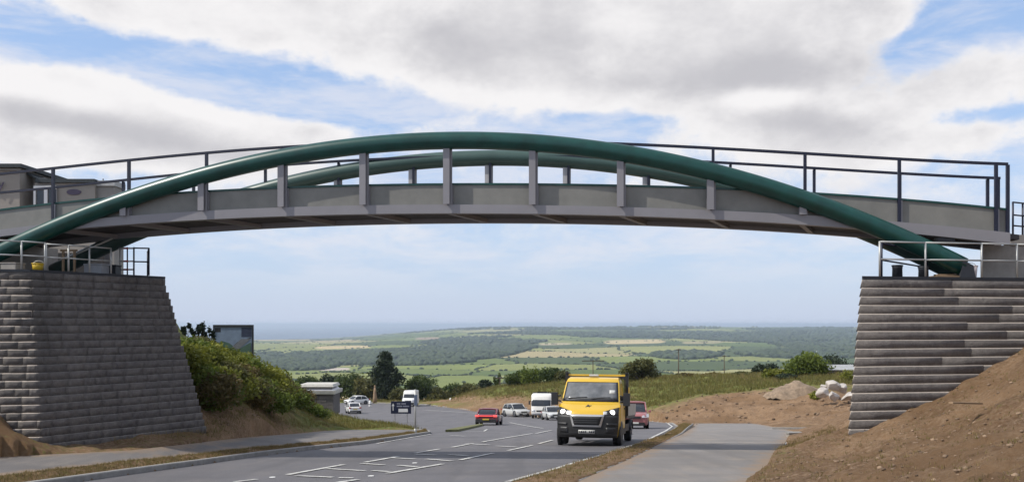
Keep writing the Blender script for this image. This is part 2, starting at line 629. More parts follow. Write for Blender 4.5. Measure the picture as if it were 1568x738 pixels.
def ground(x, y, rough=True):
    x = np.asarray(x, float); y = np.asarray(y, float)
    yn = np.minimum(y, 330.0)
    near = -D(y.clip(-60, 1100)) + rbf(x, yn) * (1 - sstep(y, 200, 320))
    fd = -far_D(x, np.maximum(y, 300.0))
    t = sstep(y, 850, 1200)
    tr = sstep(y, 350, 600) * 0.0
    z = near * (1 - t) + np.where(y > 800, -far_D(x, np.maximum(y, 1100.0)) + (D(1100.0) * 0), near) * t
    r, p, f = in_tarmac(x, y)
    hard = r | p | f
    if rough:
        k = np.clip(y / 25.0, 0.4, 4.0)
        bump = fbm(x / 1.1, y / 1.1, 4, 2) * 0.28 + fbm(x / 0.35, y / 0.35, 3, 9) * 0.18 + fbm(x / 0.14, y / 0.14, 2, 19) * 0.05 + fbm(x / 4.0, y / 4.0, 3, 4) * 0.25
        bump *= np.where(y > 60, 1.6, 1.0) * (1 - sstep(y, 200, 330))
        dx = np.minimum(np.abs(x - XL(y)), np.abs(x - XR(y)))
        dx = np.minimum(dx, np.where(y < 76, np.minimum(np.abs(x - PL(y)), np.abs(x - PR(y))), 9))
        dx = np.minimum(dx, np.where(y < 51, np.minimum(np.abs(x - FN(y)), np.abs(x - FF(y))), 9))
        z = z + bump * sstep(dx, 0.0, 1.5)
    yc = y.clip(-60, 1100)
    small = fbm(x / 0.5, y / 0.5, 3, 12) * 0.06 if rough else 0.0
    a0, b0 = FN(y), XL(y) - 0.15
    tv = np.clip((x - a0) / np.maximum(b0 - a0, 0.05), 0, 1)
    vz = -D(yc) + dzf(y) * (1 - tv) + 0.11 * tv + (0.03 + small) * np.minimum(tv, 1 - tv) * 4
    z = np.where((x >= a0) & (x <= XL(y)) & (y < 49.5) & (y > 2), vz, z)
    a0, b0 = XR(y) + 0.15, PL(y) - 0.1
    tv = np.clip((x - a0) / np.maximum(b0 - a0, 0.05), 0, 1)
    vz = -D(yc) + 0.06 * (1 - tv) + (dzp(y) + 0.02) * tv + (0.07 + small) * np.minimum(tv, 1 - tv) * 4
    z = np.where((x >= XR(y)) & (x <= PL(y)) & (y < 74) & (y > 2), vz, z)
    z = np.where(r, np.minimum(z, -D(y.clip(-60, 1100)) - 0.15), z)
    z = np.where(p, np.minimum(z, -D(y.clip(-60, 1100)) + dzp(y) - 0.10), z)
    z = np.where(f, np.minimum(z, -D(y.clip(-60, 1100)) + np.minimum(dzf(y), dzo(y)) - 0.10), z)
    return z


def gh(x, y): return float(ground(np.array([x]), np.array([y]), False)[0])
# ------------------------------------------------------------------ ground sheet
def cells(x, y):
    """field pattern: nearest and second nearest seed of a jittered grid"""
    sx = np.interp(y, [300, 1500, 3000, 8000], [110, 150, 210, 420]); sy = 1.0
    wx = x + 60 * fbm(x / 260, y / 300, 3, 31) * 2
    wy = y + 90 * fbm(x / 300 + 9, y / 260, 3, 37) * 2
    gx = wx / 235.0
    gy = np.log(np.maximum(wy, 100)) * 6.0
    gx = gx * np.interp(y, [300, 1500, 3000, 8000], [1.3, 1.15, 0.8, 0.5]) if False else gx / (np.maximum(wy, 100) / 1900.0)**0.55
    ix = np.floor(gx); iy = np.floor(gy)
    f1 = np.full(x.shape, 9e9); f2 = np.full(x.shape, 9e9); idv = np.zeros(x.shape)
    for ox in (-1, 0, 1):
        for oy in (-1, 0, 1):
            cx = ix + ox; cy = iy + oy
            px = cx + 0.1 + 0.8 * hash2(cx, cy, 1); py = cy + 0.1 + 0.8 * hash2(cx, cy, 2)
            d = np.abs(gx - px) * 0.75 + np.abs(gy - py) * 0.75 + 0.5 * np.maximum(np.abs(gx - px), np.abs(gy - py))
            h = hash2(cx, cy, 3)
            n1 = d < f1
            f2 = np.where(n1, f1, np.minimum(f2, d))
            idv = np.where(n1, h, idv); f1 = np.where(n1, d, f1)
    return idv, f2 - f1


def uv_of(x, y, z):
    return 784 + F * x / y, 496 - F * z / y


WOOD_ZONES = [(765, 533, 80, 13, 1.2), (720, 540, 60, 12, 0.9), (1035, 544, 60, 8, 1.4), (1262, 530, 60, 22, 1.0), (1180, 541, 60, 8, 0.7), (520, 546, 150, 11, 0.75), (450, 558, 90, 9, 0.6), (620, 552, 70, 9, 0.55),
              (930, 513, 160, 5, 0.7), (1150, 517, 160, 6, 0.6), (1250, 508, 90, 5, 0.7), (900, 503, 200, 3, 0.5), (690, 523, 80, 6, 0.4), (600, 540, 60, 8, 0.4),
              (900, 552, 120, 20, -1.6), (820, 575, 90, 10, -1.3), (1000, 524, 60, 5, -1.2), (700, 578, 70, 12, -1.6), (1120, 533, 80, 5, -1.0), (520, 531, 90, 5, -1.3), (430, 525, 60, 6, -1.0), (1180, 565, 120, 8, -0.9), (985, 560, 60, 6, -0.8)]


def wood_weight(u, v, x, y):
    w = 1.1 * fbm(x / 420 + 1.7, y / 520, 4, 71) + 0.05
    for (cu, cv, su, sv, k) in WOOD_ZONES:
        w = w + k * np.exp(-((u - cu) / su)**2 - ((v - cv) / sv)**2)
    return w


def make_ground():
    rows = np.concatenate([np.array([-6.0, -3.0, 0.0]), np.exp(np.linspace(math.log(11.0), math.log(17000.0), 880)) - 9.0])
    t = np.concatenate([np.linspace(-1.3, -0.62, 45)[:-1], np.linspace(-0.62, 0.62, 520), np.linspace(0.62, 1.3, 45)[1:]])
    X = t[None, :] * (rows[:, None] + 9.0)
    Y = np.repeat(rows[:, None], len(t), 1)
    Z = ground(X, Y)
    shp = X.shape
    far = sstep(Y, 215, 300)
    u, v = uv_of(X, np.maximum(Y, 1.0), Z)
    # grass cover of the near land
    gw = 0.25 + 0.5 * fbm(X / 2.3, Y / 2.3, 4, 51) + 0.5 * fbm(X / 9, Y / 9, 3, 53)
    for (cu, cv, su, sv, k) in [(850, 588, 220, 14, 1.1), (1080, 584, 190, 15, 1.1), (1020, 612, 55, 22, 0.55), (565, 650, 70, 8, 0.7), (400, 560, 120, 45, 0.8), (470, 640, 60, 20, 0.5),
                              (250, 520, 120, 50, 0.7), (1190, 690, 40, 12, 0.3), (770, 626, 90, 12, -0.35), (1170, 627, 110, 22, -0.8), (1400, 690, 200, 60, -0.22), (700, 656, 40, 6, 0.8), (560, 620, 200, 6, 0.7), (380, 640, 90, 22, -0.25), (30, 655, 70, 30, 0.0)]:
        gw = gw + k * np.exp(-((u - cu) / su)**2 - ((v - cv) / sv)**2)
    gw = np.clip(gw, 0, 1)
    # far fields
    idv, edge = cells(X, Y)
    pal = np.array([(0.100, 0.135, 0.040), (0.180, 0.205, 0.062), (0.255, 0.255, 0.095), (0.130, 0.160, 0.050), (0.30, 0.275, 0.13), (0.068, 0.092, 0.036), (0.210, 0.220, 0.075), (0.36, 0.29, 0.16)])
    k = np.minimum((idv * len(pal)).astype(int), len(pal) - 1)
    k = np.where((k == 7) & (hash2(np.floor(idv * 9999), np.floor(idv * 777), 5) > 0.35), 2, k)
    fc = pal[k] * np.array((0.95, 0.97, 0.88))
    ww = wood_weight(u, v, X, Y)
    wm = sstep(ww, 0.32, 0.42)[..., None]
    fc = fc * (1 - wm) + np.array((0.030, 0.048, 0.024)) * wm
    hm = (sstep(-edge, -0.045, -0.02) * 0.9)[..., None] * (1 - wm)
    fc = fc * (1 - hm) + np.array((0.035, 0.055, 0.025)) * hm
    for (cu, cv, su, sv, col) in [(972, 523, 46, 3.2, (0.46, 0.37, 0.20)), (525, 531.5, 42, 2.2, (0.46, 0.36, 0.19)), (850, 526.5, 24, 1.5, (0.40, 0.34, 0.22)), (512, 565, 24, 2.0, (0.42, 0.36, 0.30)),
                                  (1150, 521, 45, 2.0, (0.30, 0.27, 0.15)), (1075, 524, 30, 2, (0.3, 0.26, 0.14)), (465, 564, 10, 1.3, (0.5, 0.48, 0.44)), (655, 518, 18, 1.6, (0.3, 0.22, 0.16))]:
        m = sstep(-(np.abs(u - cu) / su)**4 - (np.abs(v - cv + (u - cu) * 0.02) / sv)**4, -1.3, -0.7)[..., None]
        fc = fc * (1 - m) + np.array(col) * m
    fc = fc * (1 + 0.25 * fbm(X / 40, Y / 60, 3, 61))[..., None]
    nr, nc = shp
    idx = np.arange(nr * nc).reshape(shp)
    quads = np.stack([idx[:-1, :-1], idx[:-1, 1:], idx[1:, 1:], idx[1:, :-1]], -1).reshape(-1, 4)
    t_ = NT('soil_grass_fields')
    soil = t_.mix(t_.ramp(t_.noise(0.7, 8, 0.65), 0.35, 0.65), (0.125, 0.071, 0.038), (0.270, 0.168, 0.093))
    soil = t_.mix(t_.ramp(t_.noise(9.0, 5, 0.7), 0.42, 0.75), soil, (0.34, 0.24, 0.155))
    soil = t_.mix(t_.ramp(t_.noise(0.25, 5, 0.6), 0.45, 0.7), soil, (0.17, 0.10, 0.05))
    gr = t_.mix(t_.ramp(t_.noise(1.5, 6, 0.7), 0.35, 0.65), (0.075, 0.10, 0.022), (0.19, 0.185, 0.055))
    wfac = t_.n('ShaderNodeMath', operation='ADD')
    t_.L.new(t_.attr('grassiness'), wfac.inputs[0])
    nn = t_.ramp(t_.noise(6.0, 6, 0.7), 0.3, 0.7, -0.35, 0.35)
    t_.L.new(nn, wfac.inputs[1])
    near = t_.mix(t_.ramp(wfac.outputs[0], 0.35, 0.65), soil, gr)
    col = t_.mix(t_.attr('farness'), near, t_.attr('field_colour', True))
    t_.bump(t_.noise(9.0, 9, 0.8), 1.0, 0.09)
    t_.b.inputs['Specular IOR Level'].default_value = 0.15
    m = t_.out(col, 0.95)
    o = mesh_np('ground', np.stack([X, Y, Z], -1).reshape(-1, 3), quads, m,
                {'grassiness': gw.ravel(), 'farness': far.ravel(), 'field_colour': fc.reshape(-1, 3)}, smooth=True)
    tag(o, kind='structure')


make_ground()

# sea
s = MB()
ys = np.geomspace(5200, 90000, 30)
rows = [[Vector((a * Y, Y, -119.0)) for a in np.linspace(-1.3, 1.3, 12)] for Y in ys]
s.loft(rows, closed=False, smooth=True)
t_ = NT('sea_water')
t_.bump(t_.noise(0.02, 4, 0.6), 0.25, 3.0)
t_.b.inputs['IOR'].default_value = 1.33
tag(s.build('sea', t_.out((0.03, 0.07, 0.12), 0.35)), kind='structure')

# ------------------------------------------------------------------ tarmac sheets, kerbs and paint
def strip_rows(name, xa, xb, y0, y1, step, lift, mat, n=5, ylog=False):
    ys = np.geomspace(y0, y1, step) if ylog else np.linspace(y0, y1, step)
    verts = []; quads = []; eg = []
    for Y in ys:
        a = float(xa(Y)); b = float(xb(Y))
        for t in np.linspace(0, 1, n):
            l_ = lift[0](Y) * (1 - t) + lift[1](Y) * t if isinstance(lift, tuple) else (lift(Y) if callable(lift) else lift)
            verts.append((a + (b - a) * t, Y, -float(D(Y)) + float(l_))); eg.append(min(t, 1 - t) * (b - a))
    for i in range(len(ys) - 1):
        for j in range(n - 1):
            q = i * n + j
            quads.append((q, q + 1, q + n + 1, q + n))
    return tag(mesh_np(name, verts, quads, mat, {'edge_gap': eg}, smooth=True), kind='structure')


def tarmac(name, base, light, dirt=0.0):
    t = NT(name)
    c = t.mix(t.ramp(t.noise(0.35, 6, 0.65, stretch=(2.0, 0.5, 1)), 0.3, 0.7), tuple(x * 0.84 for x in base), tuple(x * 1.15 for x in base))
    c = t.mix(t.ramp(t.noise(60, 4, 0.8), 0.45, 0.8), c, tuple(x * 1.6 for x in base))
    c = t.mix(t.ramp(t.noise(0.9, 6, 0.7, stretch=(1.5, 0.6, 1)), 0.48, 0.75, 0, light), c, (0.34, 0.28, 0.21))
    c = t.mix(t.ramp(t.noise(0.22, 4, 0.6, stretch=(0.6, 2.0, 1)), 0.5, 0.62, 0, 0.5), c, tuple(x * 0.78 for x in base))
    c = t.mix(t.ramp(t.noise(0.8, 3, 0.5, stretch=(1.4, 0.07, 1)), 0.52, 0.68, 0, 0.45), c, tuple(x * 0.72 for x in base))
    if dirt:
        ad = t.n('ShaderNodeMath', operation='ADD'); t.L.new(t.attr('edge_gap'), ad.inputs[0])
        t.L.new(t.ramp(t.noise(1.3, 7, 0.75), 0.3, 0.7, -dirt, dirt), ad.inputs[1])
        c = t.mix(t.ramp(ad.outputs[0], 0.05, 0.45, 0.9, 0.0), c, (0.23, 0.165, 0.11))
    t.bump(t.noise(90, 3, 0.8), 0.5, 0.012)
    return t.out(c, 0.78)


MAT['road'] = tarmac('road_tarmac', (0.108, 0.103, 0.108), 0.14)
MAT['path'] = tarmac('path_tarmac', (0.180, 0.166, 0.155), 0.5, 0.45)
MAT['foot'] = tarmac('footway_tarmac', (0.125, 0.115, 0.110), 0.35, 0.35)
strip_rows('road', XL, XR, 3.0, Y_END, 260, 0.0, MAT['road'], 9, True)
strip_rows('cycle_path', PL, PR, 2.0, 75.5, 120, dzp, MAT['path'], 21)
strip_rows('footway', FF, FN, 3.0, 50.4, 80, (dzo, dzf), MAT['foot'], 13)

MAT['kerb'] = simple('concrete_kerb', (0.26, 0.25, 0.235), 0.9, 0, 0.2, 4.0, 0.3)


def kerb(name, pts, side, mat, h=0.13, w=0.14, lift=0.0):
    """raised kerb along world points; side = +1 if the kerb lies on the left of the walk"""
    dense = []
    for (p, q) in zip(pts[:-1], pts[1:]):
        n = max(2, int(math.hypot(q[0] - p[0], q[1] - p[1]) / 0.9))
        for i in range(n): dense.append((p[0] + (q[0] - p[0]) * i / n, p[1] + (q[1] - p[1]) * i / n))
    dense.append(pts[-1])
    rings = []
    for i, p in enumerate(dense):
        a = Vector(dense[max(i - 1, 0)]); b = Vector(dense[min(i + 1, len(dense) - 1)])
        t = (b - a).normalized(); nrm = Vector((-t.y, t.x)) * side
        z = -float(D(p[1])) + lift
        o = Vector(p)
        e = o + nrm * w; c = o + nrm * 0.02
        rings.append([(o.x, o.y, z - 0.1), (o.x, o.y, z + h - 0.02), (c.x, c.y, z + h), (e.x, e.y, z + h), (e.x, e.y, z - 0.1)])
    m = MB(); m.loft(rings, smooth=False)
    return tag(m.build(name, mat), kind='structure')


kerb('kerb', kerb_left_pts + [(-4.5, 49.5), (-5.4, 52.5)], 1, MAT['kerb'])
kerb('kerb', right_pts[:12], -1, MAT['kerb'], h=0.07)
kerb('kerb', right_pts[11:], -1, MAT['kerb'], h=0.12, w=0.3)
kerb('path_edging', pl[:-1], 1, MAT['kerb'], h=0.025, w=0.06, lift=0.28)
kerb('path_edging', pr[2:7], -1, MAT['kerb'], h=0.03, w=0.06, lift=0.27)
isl = [unproj(*p) for p in [(682, 661), (700, 657), (722, 653), (737, 650.5), (740, 651.5), (722, 656), (702, 660.5)]]
m = MB()
zi = [-float(D(p[1])) for p in isl]
m.hexa([(p[0], p[1], z - 0.05) for p, z in zip(isl, zi)], [(p[0], p[1], z + 0.13) for p, z in zip(isl, zi)])
tag(m.build('traffic_island', simple('island_grass', (0.13, 0.13, 0.05), 0.95, 0, 0.4, 3, 0.5)), 'low grassy traffic island tongue at the junction in the middle of the tarmac', 'traffic island')

paint = NT('worn_white_paint')
pc = paint.mix(paint.ramp(paint.noise(5, 6, 0.75), 0.35, 0.6), (0.24, 0.235, 0.225), (0.66, 0.645, 0.60))
MAT['paint'] = paint.out(pc, 0.7)


def line_px(mb, p, q, w, lift=0.012):
    a = Vector(unproj(*p)); b = Vector(unproj(*q))
    line_w(mb, a, b, w, lift)


def line_w(mb, a, b, w, lift=0.012, dz=None):
    a = Vector(a); b = Vector(b)
    n = max(1, int((b - a).length / 1.0))
    t = (b - a).normalized(); s_ = Vector((-t.y, t.x)) * w / 2
    vs = []
    for i in range(n + 1):
        c = a + (b - a) * i / n
        for e in (c + s_, c - s_):
            vs.append((e.x, e.y, -float(D(e.y)) + lift + e.y * 0.00025 + (float(dz(e.y)) if dz else 0)))
    mb.add(vs, [(2 * i, 2 * i + 1, 2 * i + 3, 2 * i + 2) for i in range(n)])


m = MB()
for p, q, w in [((359, 738), (393.5, 734), .13), ((440.7, 727), (526, 711.5), .15), ((453, 728.6), (510, 731), .16), ((500.6, 717.7), (559, 721), .16),
                ((510, 740), (548, 734.4), .15), ((519, 731.5), (540.6, 732), .15), ((593, 725), (678, 710.5), .15), ((570, 720.6), (597, 722.5), .16),
                ((552.6, 709.7), (588, 712), .16), ((559, 708), (609.6, 699), .15), ((599, 701), (635, 703), .18), ((609.6, 712.6), (638.7, 715), .18),
                ((653, 703), (693, 706), .18), ((635.6, 694), (673, 687.6), .14), ((704, 704.5), (755, 694), .14), ((635.6, 695.5), (667.8, 697), .18),
                ((692, 685), (724, 679), .14), ((686.6, 696.4), (716, 697.8), .2), ((713.4, 679.5), (749.7, 681.4), .2), ((737.6, 677), (815, 664), .13),
                ((778, 690), (815, 682), .13), ((825, 679.5), (846, 674), .13), ((760, 683), (790, 684.5), .2),
                ((577, 679.3), (660, 665), .10), ((780.5, 647), (831, 656), .16), ((716, 661.5), (741, 660.5), .12), ((741, 660.5), (746, 657.5), .12),
                ((820, 664), (845, 659), .13), ((690, 667), (712, 668), .2)]:
    line_px(m, p, q, w)
for (u0, v0), (u1, v1) in [((647, 627.5), (735, 633)), ((653, 620.5), (685, 622.5)), ((700, 624.5), (722, 627.5))]:
    line_px(m, (u0, v0), (u1, v1), .28)
# edge line on the right, following the kerb
pts = right_pts[1:13]
for p, q in zip(pts[:-1], pts[1:]):
    line_w(m, (p[0] - 0.32, p[1]), (q[0] - 0.32 - (0.2 if q[1] > 85 else 0), q[1]), .13)
tag(m.build('road_markings', MAT['paint']), kind='structure')
m = MB()
line_w(m, unproj(1092, 655.5, dzp), unproj(1118, 655.3, dzp), .22, 0.012, dzp)
tag(m.build('path_marking', MAT['paint']), kind='structure')
# ironwork in the carriageway
for i, (u, v) in enumerate([(417, 731), (568, 729), (635, 709)]):
    x, y = unproj(u, v)
    m = MB(); m.lathe([(0.0, 0.0), (0.06, 0.0), (0.07, 0.004)], (x, y, -float(D(y)) + 0.012), 14)
    tag(m.build('road_stud', MAT['white']), ['pale round road stud nearest the left kerb below the hatching', 'pale round road stud inside the broad front hatching', 'pale round road stud between the rear hatching bars'][i], 'road stud', 'road studs on the carriageway')
# ------------------------------------------------------------------ footbridge
MAT['teal_far'] = simple('grey_green_arch_paint', (0.045, 0.085, 0.072), 0.35, 0, 0.15, 1.5)  # far arch greyer and paler than the near one
MAT['hanger_far'] = simple('far_hanger_lightened_grey', (0.42, 0.41, 0.42), 0.5, 0, 0.08)  # far hanger grey lightened to offset the shade of the arch
TH = R(7.4)
BO = Vector((-1.68, 24.0, 0))
E1 = Vector((math.cos(TH), -math.sin(TH), 0))
E2 = Vector((math.sin(TH), math.cos(TH), 0))
PITCH = 2.246
BW = 2.3
SKEW = 0.68


def sz(u, v):
    a = (u - 784) / F
    s_ = (a * BO.y - BO.x) / (E1.x - a * E1.y)
    return s_, (496 - v) / F * (BO.y + s_ * E1.y)


def fit(px, deg=4):
    pts = [sz(*p) for p in px]
    c = np.polyfit([p[0] for p in pts], [p[1] for p in pts], deg)
    return lambda x: float(np.polyval(c, x))


zrail = fit([(40, 262), (79, 258), (195, 245), (316, 234), (440, 226.5), (691, 213.5), (940, 221), (1089, 228), (1229, 234.5), (1372, 241.5), (1519, 250), (1545, 252)])
zgt = fit([(0, 320.5), (81, 311), (163, 301), (320, 292), (484, 286), (551, 282.4), (691, 280), (780, 280), (943, 282.6), (1055, 287), (1249, 294), (1372, 304), (1541, 319)])
zft = fit([(0, 353), (73, 344), (380, 321), (551, 315), (691, 314), (780, 315), (943, 318), (1089, 323), (1220, 329.5), (1369, 340), (1541, 357)])
zfb = fit([(0, 363), (120, 352), (225, 342), (380, 334.6), (551, 328), (691, 328), (780, 328), (943, 331), (1117, 339), (1300, 349), (1492, 369)])
zarch = fit([(-20, 398), (49, 371), (140, 329), (240, 292), (380, 253), (551, 226), (691, 218), (780, 219.5), (935, 235), (1082, 263), (1210, 298.5), (1300, 334), (1400, 376), (1465, 406)])

bridge = thing('footbridge', 'arched green and grey steel footbridge spanning the road between two stone piers', 'bridge', BO, (0, 0, -TH))
S0, S1 = -17.5, 13.85
AS0, AS1 = -13.9, 12.75


def fr(a, b, d):
    n = int((b - a) / d) + 1
    return np.linspace(a, b, n + 1)


def profile(name, mat, s0, s1, ring, ds=0.0, d=0.35, smooth=True, parent=bridge):
    m = MB()
    m.loft([[(s + ds, w, z) for (w, z) in ring(s)] for s in fr(s0, s1, d)], smooth=smooth)
    return m.build(name, mat, parent)


for side in (0, 1):
    w0 = 0.0 if side == 0 else BW
    ds = 0.0 if side == 0 else SKEW
    sg = -1 if side == 0 else 1               # outward
    g = profile('girder', MAT['girder'], S0, S1, lambda s: [(w0, zft(s)), (w0, zgt(s) - 0.05), (w0 - sg * 0.05, zgt(s) - 0.05), (w0 - sg * 0.05, zft(s))], ds, smooth=False)
    profile('capping', MAT['teal'], S0, S1, lambda s: [(w0 + sg * 0.03, zgt(s) - 0.05), (w0 + sg * 0.03, zgt(s)), (w0 - sg * 0.09, zgt(s)), (w0 - sg * 0.09, zgt(s) - 0.05)], ds, smooth=False, parent=g)
    for k in range(-6, 7):                     # thin web stiffener plates beside the hangers
        if True:
            m = MB()
            s_ = k * PITCH + (0.13 if side == 0 else 0.1)
            m.box(s_ - 0.02, s_ + 0.02, min(w0 + sg * 0.002, w0 + sg * 0.07), max(w0 + sg * 0.002, w0 + sg * 0.07), zft(s_) + 0.002, zgt(s_) - 0.052)
            for v_ in range(len(m.v)): m.v[v_] = (m.v[v_][0] + ds, m.v[v_][1], m.v[v_][2])
            m.build('stiffener', MAT['flange'], g)
    profile('bottom_chord', MAT['flange'], S0, S1, lambda s: [(w0 + sg * 0.13, zfb(s)), (w0 + sg * 0.13, zft(s)), (w0 - sg * 0.10, zft(s)), (w0 - sg * 0.10, zfb(s))], ds, smooth=False)
    # arch tube, set just outside the girder
    wa = w0 + sg * 0.16
    m = MB()
    m.tube([(s + ds, wa, zarch(s)) for s in fr(AS0 if side == 0 else AS0 + 0.4, AS1, 0.25)], 0.228, 20)
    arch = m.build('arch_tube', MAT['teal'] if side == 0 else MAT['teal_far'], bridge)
    for k in range(-4, 6):
        s_ = k * PITCH
        za = zarch(s_); z0 = zft(s_)
        if za - z0 < 0.12: continue
        m = MB()
        h = 0.085
        # H-section: two flange plates and a web
        m.box(s_ - h + ds, s_ + h + ds, wa - 0.075, wa - 0.055, z0 + 0.002, za)
        m.box(s_ - h + ds, s_ + h + ds, wa + 0.055, wa + 0.075, z0 + 0.002, za)
        m.box(s_ - 0.012 + ds, s_ + 0.012 + ds, wa - 0.054, wa + 0.054, z0 + 0.002, za)
        m.box(s_ + h - 0.03 + ds, s_ + h + 0.05 + ds, wa + 0.03, wa + 0.05, z0 + 0.002, za)
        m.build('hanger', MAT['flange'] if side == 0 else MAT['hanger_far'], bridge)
    # handrail with its posts
    wr = w0 - sg * 0.02
    m = MB()
    m.loft([[(s + ds, wr - 0.035, zrail(s) - 0.035), (s + ds, wr - 0.035, zrail(s) + 0.03), (s + ds, wr + 0.035, zrail(s) + 0.03), (s + ds, wr + 0.035, zrail(s) - 0.035)] for s in fr(-17.0, S1, 0.4)], smooth=False)
    rl = m.build('handrail', MAT['rail'] if side == 0 else MAT['rail'], bridge)
    for k in list(range(-7, 7)) + [S1 / PITCH - 0.012]:
        s_ = k * PITCH + (0.08 if isinstance(k, int) else 0)
        m = MB()
        wo = w0 + sg * 0.045
        m.box(s_ - 0.035 + ds, s_ + 0.035 + ds, min(wo - 0.04, wo + 0.04), max(wo - 0.04, wo + 0.04), zft(s_) + 0.002, zrail(s_) - 0.036)
        m.build('post', MAT['rail'], rl)
# deck and cross beams
m = MB()
m.loft([[(s + .3, w, zfb(s) + 0.252) for w in (0.12, BW - 0.12)] for s in fr(S0 + .5, S1 - .6, 0.4)], closed=False)
m.build('deck_surface', MAT['conc'], bridge)
profile('deck', MAT['deckside'], S0, S1, lambda s: [(0.11, zfb(s) + 0.13), (0.11, zfb(s) + 0.25), (BW - 0.11, zfb(s) + 0.25), (BW - 0.11, zfb(s) + 0.13)], 0.3, smooth=False)
for k in range(-7, 7):
    s_ = k * PITCH
    m = MB()
    a = Vector((s_ + 0.03, 0.11, zfb(s_) + 0.06)); b = Vector((s_ + SKEW - 0.03, BW - 0.11, zfb(s_) + 0.06))
    m.bar(a, b, 0.13, 0.12)
    m.build('cross_beam', MAT['flange'], bridge)
for s_ in (AS1 + 0.05,):
    for wa in (-0.16, BW + 0.16):
        m = MB(); ds = 0 if wa < 0 else SKEW
        z = zarch(AS1)
        m.hexa([(s_ - 0.18 + ds, wa - 0.24, 1.12), (s_ + 0.16 + ds, wa - 0.24, 1.12), (s_ + 0.16 + ds, wa + 0.24, 1.12), (s_ - 0.18 + ds, wa + 0.24, 1.12)],
               [(s_ - 0.12 + ds, wa - 0.22, z + 0.14), (s_ + 0.12 + ds, wa - 0.22, z + 0.02), (s_ + 0.12 + ds, wa + 0.22, z + 0.02), (s_ - 0.12 + ds, wa + 0.22, z + 0.14)])
        m.build('arch_bearing', MAT['dark'], bridge)
for s_ in (11.6, 12.4):
    for wa in (0.05, BW - 0.05):
        m = MB(); m.box(s_ - 0.4 + 0.2, s_ + 0.2, wa - 0.12, wa + 0.12, zfb(s_) - 0.10, zfb(s_) - 0.003); m.build('bearing_plate', MAT['dark'], bridge)

# ------------------------------------------------------------------ stone piers
st = NT('split_stone_blocks')
n1 = st.noise(1.2, 6, 0.7); n2 = st.noise(7.0, 5, 0.7)
c = st.mix(st.ramp(n1, 0.3, 0.7), (0.094, 0.085, 0.083), (0.165, 0.150, 0.140))
c = st.mix(st.ramp(n2, 0.35, 0.75), c, (0.215, 0.195, 0.180))
tint = st.attr('tint')
c = st.mix(1.0, c, st.mix(tint, (0.82, 0.82, 0.84), (1.08, 1.06, 1.03)), 'MULTIPLY')
c = st.mix(st.ramp(st.noise(2.2, 8, 0.75, dist=0.6), 0.60, 0.74, 0, 0.6), c, (0.30, 0.275, 0.245))
c = st.mix(st.ramp(st.noise(0.35, 5, 0.6, stretch=(1, 1, 0.35)), 0.5, 0.68, 0, 0.5), c, (0.055, 0.05, 0.045))
c = st.mix(st.attr('ledge'), c, (0.50, 0.435, 0.37))  # course lips painted pale for the sun they catch, weaker on shaded sides
st.bump(st.noise(16, 6, 0.75), 1.0, 0.035)
MAT['stone'] = st.out(c, 0.95)
MAT['mortar'] = simple('mortar', (0.09, 0.08, 0.075), 0.95, 0, 0.2)


